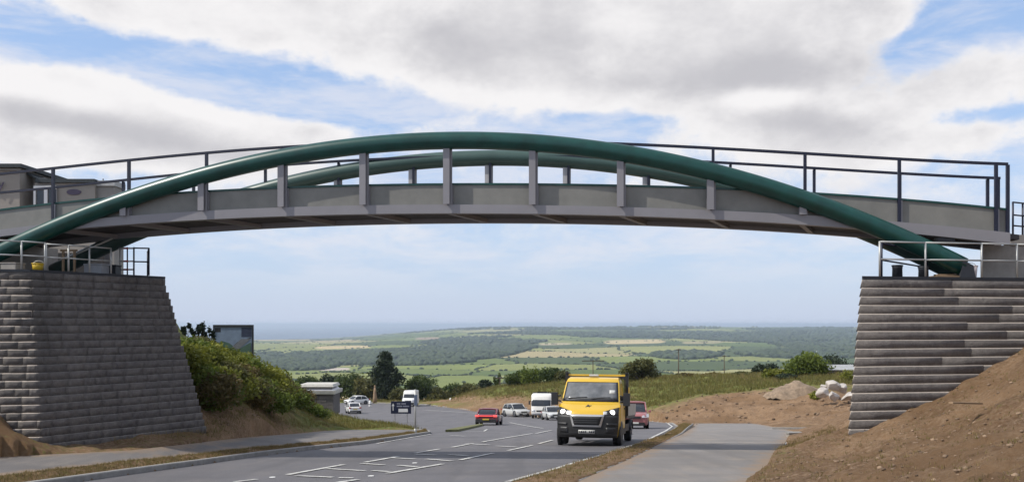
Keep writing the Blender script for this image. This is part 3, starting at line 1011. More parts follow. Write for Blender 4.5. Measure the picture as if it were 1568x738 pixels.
def stone_pier(name, label, top, bot, zt, zb, nface, blk=(0.35, 0.6), CH=0.2, chamf=0.036, tv=0.32, jit=0.6, side_ledge_light=0.2):
    """top / bot: plan corners anticlockwise from the near road-side corner's face; the first nface sides are laid block by block"""
    n = len(top)
    root = thing(name, label, 'pier', (top[0][0], top[0][1], zb))
    O = Vector(root.location)
    nc = int(round((zt - zb) / CH)); H = (zt - zb) / nc
    def ring(z, inset=0.0):
        t = (z - zb) / (zt - zb)
        pts = [Vector(bot[i]).lerp(Vector(top[i]), t) for i in range(n)]
        cen = sum(pts, Vector((0, 0))) / n
        return [p + (cen - p).normalized() * inset for p in pts]
    core = MB()
    core.loft([[Vector((p.x, p.y, z)) - O for p in ring(z, 0.10)] for z in (zb - 1.2, zb, zt - 0.03)], smooth=False)
    core.build('core', MAT['mortar'], root)
    V = []; Q = []; T = []; ledge_light = []
    for ci in range(nc):
        z0 = zb + ci * H
        r = ring(z0)
        for fi in range(nface):
            a, b = r[fi], r[(fi + 1) % n]
            L = (b - a).length; d = (b - a).normalized(); nrm = Vector((d.y, -d.x))
            x = -random.uniform(0, 0.3)
            while x < L:
                w = random.uniform(*blk)
                x0, x1 = max(x, 0.0), min(x + w, L)
                x += w
                if x1 - x0 < 0.05: continue
                p = random.uniform(-0.006, 0.010) * jit; t = 0.5 + (random.random() - .5) * 2 * tv
                hz = z0 + H
                # corner stones keep flush
                if x0 == 0 or x1 == L: p = 0.006
                prof = [(-0.12, z0 - 0.012), (p, z0 - 0.012), (p + random.uniform(-.006, .008) * jit, z0 + H * (0.86 if fi == 0 else 0.93)), (p - (chamf if fi == 0 else chamf * .3), hz), (-0.16, hz)]
                sub = 3
                base = len(V)
                for k in range(sub + 1):
                    xx = x0 + 0.002 + (x1 - x0 - 0.004) * k / sub
                    j = random.uniform(-0.008, 0.008) * jit
                    for (o_, z_) in prof:
                        q = a + d * xx + nrm * (o_ + (j if o_ > -0.1 else 0))
                        V.append((q.x - O.x, q.y - O.y, z_ - O.z + (random.uniform(-.004, .004) if o_ > -0.1 else 0))); T.append(t); ledge_light.append((1.0 if fi == 0 else side_ledge_light) if (o_ > -0.1 and z_ > hz - 0.01) else 0.0)
                for k in range(sub):
                    for j in range(4):
                        i0 = base + k * 5 + j
                        Q.append((i0, i0 + 5, i0 + 6, i0 + 1))
                e = base + sub * 5
                Q.append((base, base + 1, base + 2, base + 3)); Q.append((e + 3, e + 2, e + 1, e))
    mesh_np('stonework', V, Q, MAT['stone'], {'tint': T, 'ledge': ledge_light}, parent=root)
    cp = MB()
    rt = ring(zt)
    cen = sum(rt, Vector((0, 0))) / n
    out = [p + (p - cen).normalized() * 0.06 for p in rt]
    cp.hexa([Vector((p.x, p.y, zt - 0.0)) - O for p in out], [Vector((p.x, p.y, zt + 0.07)) - O for p in out])
    cp.build('coping', MAT['dark'], root)
    return root


ZL = 1.37
PLt = [(-17.6, 23.35), (-12.75, 24.2), (-10.60, 27.8), (-12.9, 31.4), (-18.5, 31.0)]
PLb = [(-18.2, 22.5), (-12.05, 23.45), (-9.30, 27.8), (-12.0, 32.4), (-19.0, 32.0)]
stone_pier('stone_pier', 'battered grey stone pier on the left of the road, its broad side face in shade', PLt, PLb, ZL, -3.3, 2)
ZR = 1.04
PRt = [(8.15, 21.2), (16.2, 22.75), (17.5, 28.5), (11.4, 27.6)]
PRb = [(7.52, 20.45), (16.4, 22.0), (17.8, 29), (11.0, 28)]
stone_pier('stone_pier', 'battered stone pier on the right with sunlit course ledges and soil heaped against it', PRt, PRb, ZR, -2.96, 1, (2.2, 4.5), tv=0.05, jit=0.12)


# ------------------------------------------------------------------ railings on the piers
def railing(label, pts, zb, h=0.80, mat=None, group='galvanised railings on the pier tops', nr=(0.5, 1.0), post=0.022, name='railing'):
    mat = mat or MAT['galv']
    root = thing(name, label, 'railing', (pts[0][0], pts[0][1], zb), group=group)
    O = Vector(root.location)
    for f_ in nr:
        m = MB()
        for p, q in zip(pts[:-1], pts[1:]):
            m.tube([Vector((p[0], p[1], zb + h * f_)) - O, Vector((q[0], q[1], zb + h * f_)) - O], post * 0.95, 8)
        m.build('rail', mat, root)
    for p in pts:
        m = MB()
        m.tube([Vector((p[0], p[1], zb)) - O, Vector((p[0], p[1], zb + h + 0.01)) - O], post * 1.15, 8)
        m.build('post', mat, root)
    return root


def xy(u, Y): return ((u - 784) / F * Y, Y)


zr = ZR + 0.07
railing('pale galvanised railing along the front edge of the right pier top', [xy(1347, 21.25), xy(1417, 21.5), xy(1503, 21.75), xy(1557, 21.95), xy(1660, 22.3)], zr, 0.80)
railing('blue-grey railing along the road side of the right pier top', [xy(1350, 21.6), xy(1420, 24.5), xy(1458, 27.2)], zr, 0.8, MAT['rail'])
zl = ZL + 0.07
railing('pale railing along the front edge of the left pier top', [xy(-60, 23.55), xy(-12, 23.75), xy(33, 24.15), xy(69, 24.6)], zl, 0.74)
railing('thin grey railing above the shaded side face of the left pier', [xy(71, 24.75), xy(105, 25.1), xy(137, 25.6), xy(170, 26.1)], zl, 0.72, MAT['galv'])
railing('dark railing at the far road corner of the left pier', [xy(205, 27.0), xy(228, 27.1), xy(226, 28.5)], zl, 0.80, MAT['rail'])

# things left on the pier tops
def bucket(u, Y, zb, r, h, mat, label, group=None):
    x, y = xy(u, Y)
    root = thing('bucket', label, 'bucket', (x, y, zb), group=group)
    m = MB(); m.lathe([(0.0, 0.0), (r * 0.82, 0.0), (r, h), (r * 0.94, h), (r * 0.78, 0.03), (0, 0.03)], (0, 0, 0), 18); m.build('pail', mat, root)
    m = MB(); m.lathe([(r * 1.0, h - 0.03), (r * 1.06, h - 0.025), (r * 1.06, h), (r * 1.0, h)], (0, 0, 0), 18); m.build('rim', mat, root)
    m = MB(); m.tube([(r * math.cos(a), r * 0.9 * 0.3, h + r * 0.6 * math.sin(a) - 0.02) for a in np.linspace(0, math.pi, 9)], 0.008, 6); m.build('handle', MAT['galv'], root)


MAT['yellowp'] = simple('yellow_plastic', (0.55, 0.36, 0.02), 0.45, 0, 0.1)
MAT['pinkw'] = simple('offwhite_plastic', (0.68, 0.60, 0.58), 0.5, 0, 0.1)
bucket(1486, 22.15, zr, 0.16, 0.30, MAT['pinkw'], 'pale bucket on the right pier top behind the railing')
bucket(58, 25.0, zl, 0.15, 0.22, MAT['yellowp'], 'yellow bucket on the left pier top behind the railing')


def drum(u, Y, zb, r, h, label):
    x, y = xy(u, Y)
    root = thing('anchor_drum', label, 'drum', (x, y, zb), group='dark drums on the right pier top')
    m = MB(); m.lathe([(0, 0), (r, 0), (r * 0.95, h * 0.7), (r, h * 0.72), (r, h * 0.9), (r * 0.7, h), (0, h)], (0, 0, 0), 16); m.build('body', MAT['dark'], root)
    m = MB(); m.lathe([(r * 1.0, h * 0.88), (r * 1.12, h * 0.9), (r * 1.12, h * 0.97), (r * 0.9, h * 1.0)], (0, 0, 0), 16); m.build('rim', MAT['dark'], root)


drum(1374, 22.0, zr, 0.12, 0.31, 'dark squat drum standing alone near the corner of the right pier top')
drum(1414, 22.3, zr, 0.12, 0.29, 'dark squat drum beside the foot of the green arch')
for i, (u0, u1, Y, z) in enumerate([(1425, 1480, 22.15, zr), (1432, 1470, 22.3, zr + 0.05)]):
    m = MB(); a = xy(u0, Y); b = xy(u1, Y)
    m.bar((a[0], a[1], z + 0.028), (b[0], b[1], z + 0.028), 0.18, 0.045)
    tag(m.build('timber_plank', MAT['wood'], bevel=0.004), ['lower pale timber plank below the foot of the arch on the right pier', 'shorter upper timber plank on top of another on the right pier'][i], 'plank', 'planks on the right pier top')
# abutment walls carrying the deck ends
ab = thing('abutment', 'pale concrete abutment block under the right end of the deck', 'abutment', (xy(1500, 23.2)[0], 23.2, zr))
O = Vector(ab.location)
m = MB(); a = xy(1498, 23.2); m.hexa([Vector((a[0], 23.0, zr)) - O, Vector((17.0, 23.6, zr)) - O, Vector((17.0, 27.5, zr)) - O, Vector((a[0] + 2.3, 27.0, zr)) - O],
                                   [Vector((a[0], 23.0, 1.98)) - O, Vector((17.0, 23.6, 1.98)) - O, Vector((17.0, 27.5, 1.98)) - O, Vector((a[0] + 2.3, 27.0, 1.98)) - O])
m.build('wall', MAT['conc'], ab)
m = MB(); m.hexa([Vector((a[0] + 0.75, 23.05, 1.981)) - O, Vector((17.0, 23.6, 1.981)) - O, Vector((17.0, 23.9, 1.981)) - O, Vector((a[0] + 0.75, 23.4, 1.981)) - O],
                 [Vector((a[0] + 0.75, 23.05, 2.25)) - O, Vector((17.0, 23.6, 2.25)) - O, Vector((17.0, 23.9, 2.25)) - O, Vector((a[0] + 0.75, 23.4, 2.25)) - O])
m.build('ledge', MAT['conc'], ab)
railing('dark blue railing on the ramp beyond the right end of the bridge', [xy(1551, 23.3), xy(1566, 23.5), xy(1640, 23.8), xy(1720, 24.0)], 2.25, 0.85, MAT['rail'], 'ramp railings', (0.3, 0.62, 1.0))
ab = thing('abutment', 'dark concrete abutment block beneath the left end of the deck', 'abutment', (-16.5, 26.2, zl))
O = Vector(ab.location)
m = MB(); m.hexa([(-3.0, -0.6, 0), (1.9, -0.35, 0), (2.2, 2.6, 0), (-3.0, 2.6, 0)], [(-3.0, -0.6, 0.86), (1.9, -0.35, 0.92), (2.2, 2.6, 0.92), (-3.0, 2.6, 0.86)]); m.build('wall', MAT['conc'], ab)
m = MB(); m.box(-3.0, 3.3, 3.4, 3.8, 0, 0.86); m.build('dark_backing_wall', MAT['deckside'], ab)  # added dark wall, covers the lit building seen below the deck
m = MB(); m.box(1.2, 1.7, -0.25, 2.4, 0.921, 1.0); m.build('bearing_ledge', MAT['dark'], ab)
# pale crates and site clutter under the left end
def crate(u, Y, zb, w, d, h, mat, label):
    x, y = xy(u, Y)
    root = thing('site_crate', label, 'crate', (x, y, zb), (0, 0, R(-8)), 'crates under the left end of the bridge')
    m = MB(); m.box(-w / 2, w / 2, -d / 2, d / 2, 0, h * 0.86); m.build('body', mat, root, bevel=0.012)
    m = MB(); m.box(-w / 2 - 0.015, w / 2 + 0.015, -d / 2 - 0.015, d / 2 + 0.015, h * 0.862, h); m.build('lid', mat, root, bevel=0.01)


crate(148, 26.6, zl, 0.55, 0.4, 0.30, simple('grey_plastic', (0.33, 0.34, 0.36), 0.6), 'light grey crate behind the thin railing at the middle of the left pier')
crate(20, 24.9, zl, 0.45, 0.4, 0.22, MAT['conc'], 'low brown crate behind the front railing of the left pier')
crate(176, 27.0, zl, 0.22, 0.3, 0.30, MAT['dark'], 'small dark crate near the far corner of the left pier')
# red and white pole barrier
x, y = xy(195, 27.6)
root = thing('safety_barrier', 'red and white banded safety barrier at the far corner of the left pier', 'barrier', (x, y, zl))
red = simple('red_plastic', (0.5, 0.06, 0.06), 0.5)
for dx in (-0.22, 0.0, 0.2):
    m = MB(); m.tube([(dx, 0, 0), (dx, 0, 0.88)], 0.022, 8); m.build('upright', MAT['galv'] if dx else MAT['dark'], root)
for h in (0.2, 0.45, 0.84):
    m = MB()
    m.tube([(-0.24, -0.03, h), (0.2, -0.03, h)], 0.025, 8); m.build('bar', MAT['white'], root)
    m = MB(); m.tube([(-0.1, -0.03, h), (0.04, -0.03, h)], 0.028, 8); m.build('red_band', red, root)
# scaffold tube leaning under the deck
m = MB(); a = P(108, 393, 26.4); b = P(172, 365, 26.9); m.tube([a, b], 0.03, 8)
tag(m.build('scaffold_tube', MAT['galv']), 'pale scaffold tube slanting up under the left end of the deck', 'tube')
m = MB(); a = P(92, 382, 25.9); b = P(120, 383, 26.0); m.box(a.x, b.x, a.y, a.y + 0.06, a.z - 0.05, a.z + 0.0)
m.box(a.x + 0.05, a.x + 0.1, a.y, a.y + 0.06, zl, a.z - 0.05); m.box(b.x - 0.1, b.x - 0.05, a.y, a.y + 0.06, zl, a.z - 0.05)
tag(m.build('trestle', MAT['wood']), 'pale timber trestle under the left end of the deck', 'trestle')
# ------------------------------------------------------------------ building behind the bridge on the left
def text_obj(name, body, size, mat, parent, loc, rot, ext=0.01, align='CENTER'):
    cu = bpy.data.curves.new(name, 'FONT')
    cu.body = body; cu.size = size; cu.extrude = ext; cu.align_x = align; cu.align_y = 'CENTER'
    o = bpy.data.objects.new(name, cu)
    COL.objects.link(o); o.parent = parent; o.location = loc; o.rotation_euler = rot
    cu.materials.append(mat)
    bpy.context.view_layer.update()
    me = bpy.data.meshes.new_from_object(o.evaluated_get(bpy.context.evaluated_depsgraph_get()))
    bpy.data.objects.remove(o)
    o = bpy.data.objects.new(name, me)
    COL.objects.link(o); o.parent = parent; o.location = loc; o.rotation_euler = rot
    if not me.materials: me.materials.append(mat)
    return o


MAT['render'] = simple('beige_render', (0.30, 0.27, 0.235), 0.9, 0, 0.1, 0.8, 0.2)
MAT['render2'] = simple('grey_beige_render', (0.25, 0.235, 0.215), 0.9, 0, 0.1, 0.8, 0.2)
MAT['roofd'] = simple('dark_roof_edge', (0.025, 0.032, 0.034), 0.6, 0, 0.2)
MAT['purple'] = simple('purple_lettering', (0.07, 0.05, 0.085), 0.5, 0, 0.1)
BY = 45.0
k = BY / F
def bx_(u): return (u - 784) * k
def bz_(v): return (496 - v) * k
bld = thing('flat_roofed_building', 'beige flat roofed building with a taller left block behind the left end of the bridge', 'building', (bx_(40), BY, 1.6))
O = Vector(bld.location)
m = MB(); m.box(bx_(-120) - O.x, bx_(30) - O.x, 0, 7, -0.6, bz_(258) - O.z); w_ = m.build('wall', MAT['render'], bld)
m = MB(); m.box(bx_(-125) - O.x, bx_(38) - O.x, -0.35, 7.3, bz_(257.8) - O.z, bz_(252.5) - O.z); rf = m.build('roof', MAT['roofd'], bld)
m = MB(); m.lathe([(0, 0), (0.13, 0), (0.13, 0.18), (0.08, 0.26), (0, 0.28)], (bx_(6) - O.x, 1.5, bz_(252.4) - O.z), 12); m.build('roof_vent', MAT['galv'], rf)
m = MB(); m.box(bx_(-125) - O.x, bx_(33) - O.x, -0.12, 0.0, bz_(262) - O.z, bz_(258.3) - O.z); m.build('fascia', MAT['render2'], bld)
# recessed link and the lower wing
m = MB(); m.box(bx_(30) - O.x + 0.01, bx_(48) - O.x, 1.2, 6.5, -0.6, bz_(266) - O.z); m.build('wall', MAT['render2'], bld)
m = MB(); m.hexa([(bx_(30.5) - O.x, 0.6, bz_(264) - O.z), (bx_(52) - O.x, 0.6, bz_(275) - O.z), (bx_(52) - O.x, 6.6, bz_(275) - O.z), (bx_(30.5) - O.x, 6.6, bz_(264) - O.z)],
                 [(bx_(30.5) - O.x, 0.6, bz_(260) - O.z), (bx_(52) - O.x, 0.6, bz_(273) - O.z), (bx_(52) - O.x, 6.6, bz_(273) - O.z), (bx_(30.5) - O.x, 6.6, bz_(260) - O.z)])
m.build('roof', MAT['roofd'], bld)
m = MB(); m.box(bx_(48.2) - O.x, bx_(141) - O.x, 0.3, 3.0, -0.6, bz_(279) - O.z); m.build('wall', MAT['render'], bld)
m = MB(); m.box(bx_(52.5) - O.x, bx_(143) - O.x, 0.1, 3.1, bz_(278.8) - O.z, bz_(273.5) - O.z); m.build('roof', MAT['roofd'], bld)
m = MB(); m.box(bx_(141.3) - O.x, bx_(168) - O.x, 0.5, 1.6, -0.6, bz_(283) - O.z); m.build('wall', MAT['render2'], bld)
m = MB(); m.box(bx_(139) - O.x, bx_(170) - O.x, 0.4, 1.7, bz_(282.8) - O.z, bz_(274.5) - O.z); m.build('parapet', simple('pale_cladding', (0.38, 0.38, 0.37), 0.7), bld)
for u in (53, 78, 112, 130):
    m = MB(); m.tube([(bx_(u) - O.x, 2, bz_(275) - O.z), (bx_(u) - O.x, 2, bz_(264 if u in (53, 130) else 268) - O.z)], 0.035, 6); m.build('roof_pipe', MAT['dark'], bld)
wn = MB(); wn.box(bx_(51) - O.x, bx_(82) - O.x, 0.22, 0.299, bz_(322) - O.z, bz_(285) - O.z); wn = wn.build('window', MAT['glass'], bld)
m = MB()
for (a, b, c, d) in [(49, 52, 322, 284), (65, 70, 322, 284), (81, 84, 322, 284), (52, 65, 287, 284), (70, 81, 287, 284)]:
    m.box(bx_(a) - O.x, bx_(b) - O.x, 0.14, 0.22, bz_(c) - O.z, bz_(d) - O.z)
m.build('frame', MAT['white'], wn)
sg_ = MB()
ring = [(math.cos(a) * 0.36, math.sin(a) * 0.14) for a in np.linspace(0, 2 * math.pi, 25)[:-1]]
cx, cz = bx_(109) - O.x, bz_(293) - O.z
sg_.hexa([(cx + p, 0.26, cz + q) for p, q in ring], [(cx + p, 0.298, cz + q) for p, q in ring])
sg_.build('oval_sign', MAT['purple'], bld)
text_obj('lettering', 'ry', 0.75, MAT['purple'], bld, (bx_(-1) - O.x, -0.125, bz_(283) - O.z), (R(90), 0, 0))

# ------------------------------------------------------------------ hoarding on the bank
HY = 64.0
k = HY / F
x0, x1 = (327 - 784) * k, (388 - 784) * k
z1, z0 = (496 - 498) * k, (496 - 545) * k
hb = thing('hoarding', 'dark framed advertising hoarding with a grey roof picture above the bushes on the left bank', 'hoarding', ((x0 + x1) / 2, HY, z0 - 1.6))
O = Vector(hb.location)
m = MB(); m.box(x0 - O.x, x1 - O.x, 0, 0.1, z0 - O.z, z1 - O.z); m.build('panel', simple('hoarding_print', (0.17, 0.22, 0.30), 0.5), hb)
m = MB(); a, b = x0 - O.x, x1 - O.x; c, d = z0 - O.z, z1 - O.z
m.box(a - 0.03, b + 0.03, -0.05, -0.002, d - 0.12, d + 0.04); m.box(b - 0.1, b + 0.03, -0.05, -0.002, c, d - 0.121); m.box(a - 0.03, a + 0.05, -0.05, -0.002, d - 0.7, d - 0.121)
m.build('frame', MAT['dark'], hb)
w = b - a; h = d - c
m = MB()
def flat(mb, pts, y): mb.hexa([(a + w * p, y, c + h * q) for p, q in pts], [(a + w * p, y - 0.004, c + h * q) for p, q in pts])
flat(m, [(0.70, 0.62), (0.955, 0.62), (0.955, 0.93), (0.70, 0.93)], -0.003)
m.build('printed_shadow', simple('print_navy', (0.03, 0.04, 0.075), 0.5), hb)
m = MB()
flat(m, [(0.03, 0.78), (0.18, 0.78), (0.18, 0.92), (0.03, 0.92)], -0.003)
m.build('printed_corner', MAT['dark'], hb)
m = MB()
flat(m, [(0.45, 0.28), (0.6, 0.4), (0.94, 0.58), (0.94, 0.61), (0.6, 0.46)], -0.003)
m.build('printed_eaves', MAT['dark'], hb)
m = MB()
flat(m, [(0.4, 0.22), (0.58, 0.16), (0.93, 0.56), (0.7, 0.56)], -0.009)
m.build('printed_roof', simple('print_roof', (0.16, 0.165, 0.18), 0.5), hb)
m = MB()
flat(m, [(0.12, 0.0), (0.6, 0.0), (0.62, 0.2), (0.4, 0.42), (0.2, 0.5), (0.12, 0.42)], -0.008)
flat(m, [(0.64, 0.02), (0.94, 0.02), (0.94, 0.45), (0.66, 0.25)], -0.016)
m.build('printed_greenery', simple('print_green', (0.06, 0.11, 0.08), 0.5), hb)
for u in (a + 0.3, b - 0.3):
    m = MB(); m.box(u - 0.06, u + 0.06, 0.101, 0.2, -0.8, d - 0.1); m.build('post', MAT['wood'], hb)

# ------------------------------------------------------------------ stone kiosk with a pale cap
KY = 80.0
k = KY / F
kx = (484 - 784) * k
kz = gh(kx, KY + 1) - 0.1
ks = thing('stone_kiosk', 'small square stone kiosk with a pale louvred cap at the end of the left bank', 'kiosk', (kx, KY, kz), (0, 0, R(0)))
hw = 28.5 * k * 0.93
top = (496 - 603) * k - kz
tint = {}
m = MB(); m.box(-hw, hw, 0, 2 * hw, -0.4, top); m.build('wall', MAT['stone'], ks)
V = []; Q = []; T = []
zz = 0.0
while zz < top - 0.1:
    x = -hw
    while x < hw:
        w_ = random.uniform(0.3, 0.7); x2 = min(x + w_, hw)
        p = random.uniform(0.01, 0.05); b0 = len(V)
        for (xa, za) in ((x + .01, zz + .01), (x2 - .01, zz + .01), (x2 - .01, zz + .24), (x + .01, zz + .24)): V.append((xa, -p, za)); T.append(random.random() if xa == x + .01 else T[-1])
        Q.append((b0, b0 + 1, b0 + 2, b0 + 3)); x = x2
    zz += 0.26
mesh_np('stone_facing', V, Q, MAT['stone'], {'tint': T}, parent=ks)
pale = simple('pale_stone_cap', (0.50, 0.48, 0.43), 0.8)
m = MB(); m.hexa([(-hw - .18, -.18, top), (hw + .18, -.18, top), (hw + .18, 2 * hw + .18, top), (-hw - .18, 2 * hw + .18, top)], [(-hw - .22, -.22, top + .3), (hw + .22, -.22, top + .3), (hw + .22, 2 * hw + .22, top + .3), (-hw - .22, 2 * hw + .22, top + .3)])
cap = m.build('cap', pale, ks)
m = MB(); m.hexa([(-hw, 0, top + .301), (hw, 0, top + .301), (hw, 2 * hw, top + .301), (-hw, 2 * hw, top + .301)], [(-hw + .28, .25, top + .62), (hw - .28, .25, top + .62), (hw - .28, 2 * hw - .25, top + .62), (-hw + .28, 2 * hw - .25, top + .62)]); m.build('louvre', MAT['rimm'], ks)
m = MB(); m.hexa([(-hw - .02, -.02, top + .62), (hw + .02, -.02, top + .62), (hw + .02, 2 * hw, top + .62), (-hw - .02, 2 * hw, top + .62)], [(-hw + .1, .1, top + .84), (hw - .1, .1, top + .84), (hw - .1, 2 * hw - .1, top + .84), (-hw + .1, 2 * hw - .1, top + .84)]); m.build('roof', pale, ks)

# ------------------------------------------------------------------ signs, posts, poles
SY = 84.0
k = SY / F
sx = (614 - 784) * k; sgz = -float(D(SY)) + 0.05
sgn = thing('direction_sign', 'dark blue direction sign with a white arrow and panel beside the roundabout', 'road sign', (sx, SY, sgz))
bz0, bz1 = (496 - 633) * k - sgz, (496 - 614) * k - sgz
hw = 15.5 * k
navy = simple('navy_sign', (0.006, 0.010, 0.035), 0.4)
m = MB(); m.box(-hw, hw, 0, 0.05, bz0, bz1); pn = m.build('panel', navy, sgn)
m = MB(); y = -0.012; h = bz1 - bz0
m.box(-hw * .82, -hw * .74, y, -0.002, bz0 + h * .25, bz0 + h * .62); m.hexa([(-hw * .92, y, bz0 + h * .62), (-hw * .64, y, bz0 + h * .62), (-hw * .78, y, bz0 + h * .84)], [(-hw * .92, -.002, bz0 + h * .62), (-hw * .64, -.002, bz0 + h * .62), (-hw * .78, -.002, bz0 + h * .84)])
m.build('arrow', MAT['white'], pn)
m = MB(); m.box(-hw * .25, hw * .68, y, -0.002, bz0 + h * .13, bz0 + h * .40); m.build('white_patch', MAT['white'], pn)
m = MB()
lt = simple('sign_lettering', (0.35, 0.36, 0.42), 0.5)
m = None
for (a_, b_, zc) in [(-.4, -.05, .80), (.05, .5, .80), (-.4, .1, .60), (.2, .75, .60)]:
    m = MB()
    for j in np.arange(a_, b_, 0.09): m.box(hw * j, hw * (j + .06), y, -0.002, bz0 + h * (zc - .05), bz0 + h * (zc + .05))
    m.build('text_line', lt, pn)
for u in (-hw * .6, hw * .6):
    m = MB(); m.tube([(u, 0.08, -0.2), (u, 0.08, bz1 - 0.05)], 0.03, 8); m.build('post', MAT['galv'], sgn)

py = 47.0
px_, py_ = unproj(636, 662.5, dzf)
pz = -float(D(py_)) + float(dzf(py_)) - 0.05
sp = thing('sign_post', 'slim grey sign post with a narrow plate standing at the end of the left footway', 'post', (px_, py_, pz))
hh = (662 - 594) / F * py_
m = MB(); m.tube([(0, 0, 0), (0, 0, hh)], 0.045, 10); m.build('pole', MAT['galv'], sp)
m = MB(); m.box(-0.05, 0.10, -0.075, -0.047, hh - 0.75, hh - 0.25); m.build('plate', simple('grey_blue_plate', (0.12, 0.15, 0.22), 0.5), sp)
m = MB(); m.lathe([(0, 0), (0.07, 0), (0.06, 0.25), (0.0, 0.26)], (0, 0, 0), 10); m.build('base', MAT['galv'], sp)

for (u, vb, Yb, h, lab) in [(566.5, 619.5, 150, 1.0, 'short white bollard on the grass left of the dark conifer'), (690, 617.5, 158, 1.15, 'short cream bollard right of the white van by the hedge')]:
    x = (u - 784) / F * Yb
    b = thing('bollard', lab, 'bollard', (x, Yb, -float(D(Yb))), group='white bollards at the roundabout')
    m = MB(); m.lathe([(0, 0), (0.24, 0), (0.22, 0.1), (0.2, h * .8), (0.14, h * .95), (0, h)], (0, 0, 0), 10); m.build('body', MAT['white'], b)
    m = MB(); m.lathe([(0.226, 0.3), (0.226, 0.42)], (0, 0, 0), 10); m.build('band', MAT['dark'], b)

x = (574 - 784) / F * 163
b = thing('carved_post', 'weathered pale carved timber post before the dark hedge left of the conifer', 'post', (x, 163, gh(x, 163) - 0.2))
m = MB(); m.tube([(0, 0, 0), (0.03, 0, 1.1), (-0.02, 0, 2.0), (0.02, 0, 2.9)], [0.42, 0.36, 0.26, 0.16], 9); m.build('trunk', MAT['wood'], b)
m = MB(); m.lathe([(0, 0), (0.2, 0.1), (0.17, 0.35), (0, 0.45)], (0.02, 0, 2.85), 9); m.build('head', MAT['wood'], b)


def pole(u, vt, Y, arm, label, r=0.13, armw=2.0):
    r *= 0.72
    x = (u - 784) / F * Y; zt = (496 - vt) / F * Y; zb = gh(x, Y) - 0.5
    b = thing('utility_pole', label, 'utility pole', (x, Y, zb), group='timber poles beyond the right bank')
    m = MB(); m.tube([(0, 0, 0), (0, 0, zt - zb)], [r * 1.2, r * 0.85], 8); m.build('shaft', MAT['bark'], b)
    if arm:
        m = MB(); m.box(-armw / 2, armw / 2, -0.2, -0.1, zt - zb - 0.25, zt - zb - 0.08); m.build('crossarm', MAT['bark'], b)
        for q in (-armw / 2 + .15, armw / 2 - .15):
            m = MB(); m.lathe([(0, 0), (.07, 0), (.09, .12), (0, .2)], (q, -0.15, zt - zb - .08), 6); m.build('insulator', MAT['galv'], b)


pole(1039, 534, 185, True, 'tallest dark utility pole against the fields right of the yellow truck', 0.14, 1.0)
pole(1109, 544, 230, True, 'utility pole further along to the right of the tallest one', 0.15, 1.1)
pole(1163, 556, 270, False, 'shortest bare pole farthest right beyond the grassy bank', 0.14)
pole(908, 551, 190, True, 'utility pole with a wide crossarm just above the yellow truck', 0.13, 4.6)
pole(765.5, 577, 158, True, 'short dark pole with a stub arm on the grassy bank left of the truck', 0.16, 1.5)
# shed with a pale roof beyond the bank
x = (1288 - 784) / F * 108; zb = gh(x, 108)
sh = thing('low_shed', 'low shed with a pale roof behind the bright bush beside the right pier', 'shed', (x, 108, zb))
zt = (496 - 559) / F * 108 - zb
m = MB(); m.box(-1.4, 2.2, 0, 3, -0.3, zt - 0.55); m.build('wall', MAT['render2'], sh)
m = MB(); m.hexa([(-1.6, -.3, zt - .54), (2.4, -.3, zt - .54), (2.4, 3.3, zt - .54), (-1.6, 3.3, zt - .54)], [(-1.1, 1.2, zt), (2.0, 1.2, zt), (2.0, 1.8, zt), (-1.1, 1.8, zt)]); m.build('roof', MAT['galv'], sh)
m = MB(); m.box(-0.8, -0.1, -0.03, -0.002, zt - 1.4, zt - .75); m.build('window', MAT['glass'], sh)

# headwall by the cycle path
hx, hy = unproj(1211, 669, dzp)
hz = -float(D(hy)) + 0.1
hd = thing('headwall', 'little dark concrete headwall at the right edge of the cycle path', 'headwall', (hx, hy, hz), (0, 0, R(6)))
m = MB(); m.box(-0.05, 0.42, 0, 0.3, -0.3, 0.30); m.build('wall', MAT['conc'], hd)
m = MB(); m.box(-0.08, 0.46, -0.03, 0.33, 0.301, 0.36); m.build('cap', MAT['kerb'], hd)
m = MB(); m.box(0.03, 0.34, -0.02, -0.002, -0.1, 0.26); m.build('grate', MAT['dark'], hd)
m = MB()
a = Vector((P(1183, 657, 48.3).x, 48.3)); b = Vector((P(1300, 657, 47).x, 47.0))
for i in range(7):
    p = a.lerp(b, i / 7); q = a.lerp(b, (i + 1) / 7)
    zp = max(-float(D(p.y)) + float(dzp(p.y)), gh(p.x, p.y)) ; zq = max(-float(D(q.y)) + float(dzp(q.y)), gh(q.x, q.y))
    m.hexa([(p.x, p.y, zp - .2), (q.x, q.y, zq - .2), (q.x, q.y + .16, zq - .2), (p.x, p.y + .16, zp - .2)], [(p.x, p.y, zp + .09), (q.x, q.y, zq + .09), (q.x, q.y + .16, zq + .09), (p.x, p.y + .16, zp + .09)])
tag(m.build('path_edging', MAT['kerb']), kind='structure')

# ------------------------------------------------------------------ plants
def foliage(name, c1, c2, trans=0.35, dry=None):
    t = NT(name)
    c = t.mix(t.attr('tint'), c1, c2)
    t.out(c, 0.6)
    t.b.inputs['Specular IOR Level'].default_value = 0.25
    tr = t.n('ShaderNodeBsdfTranslucent'); t.L.new(c, tr.inputs[0])
    mx = t.n('ShaderNodeMixShader'); mx.inputs[0].default_value = trans
    t.L.new(t.b.outputs[0], mx.inputs[1]); t.L.new(tr.outputs[0], mx.inputs[2])
    t.L.new(mx.outputs[0], t.t.nodes['Material Output'].inputs[0])
    return t.m


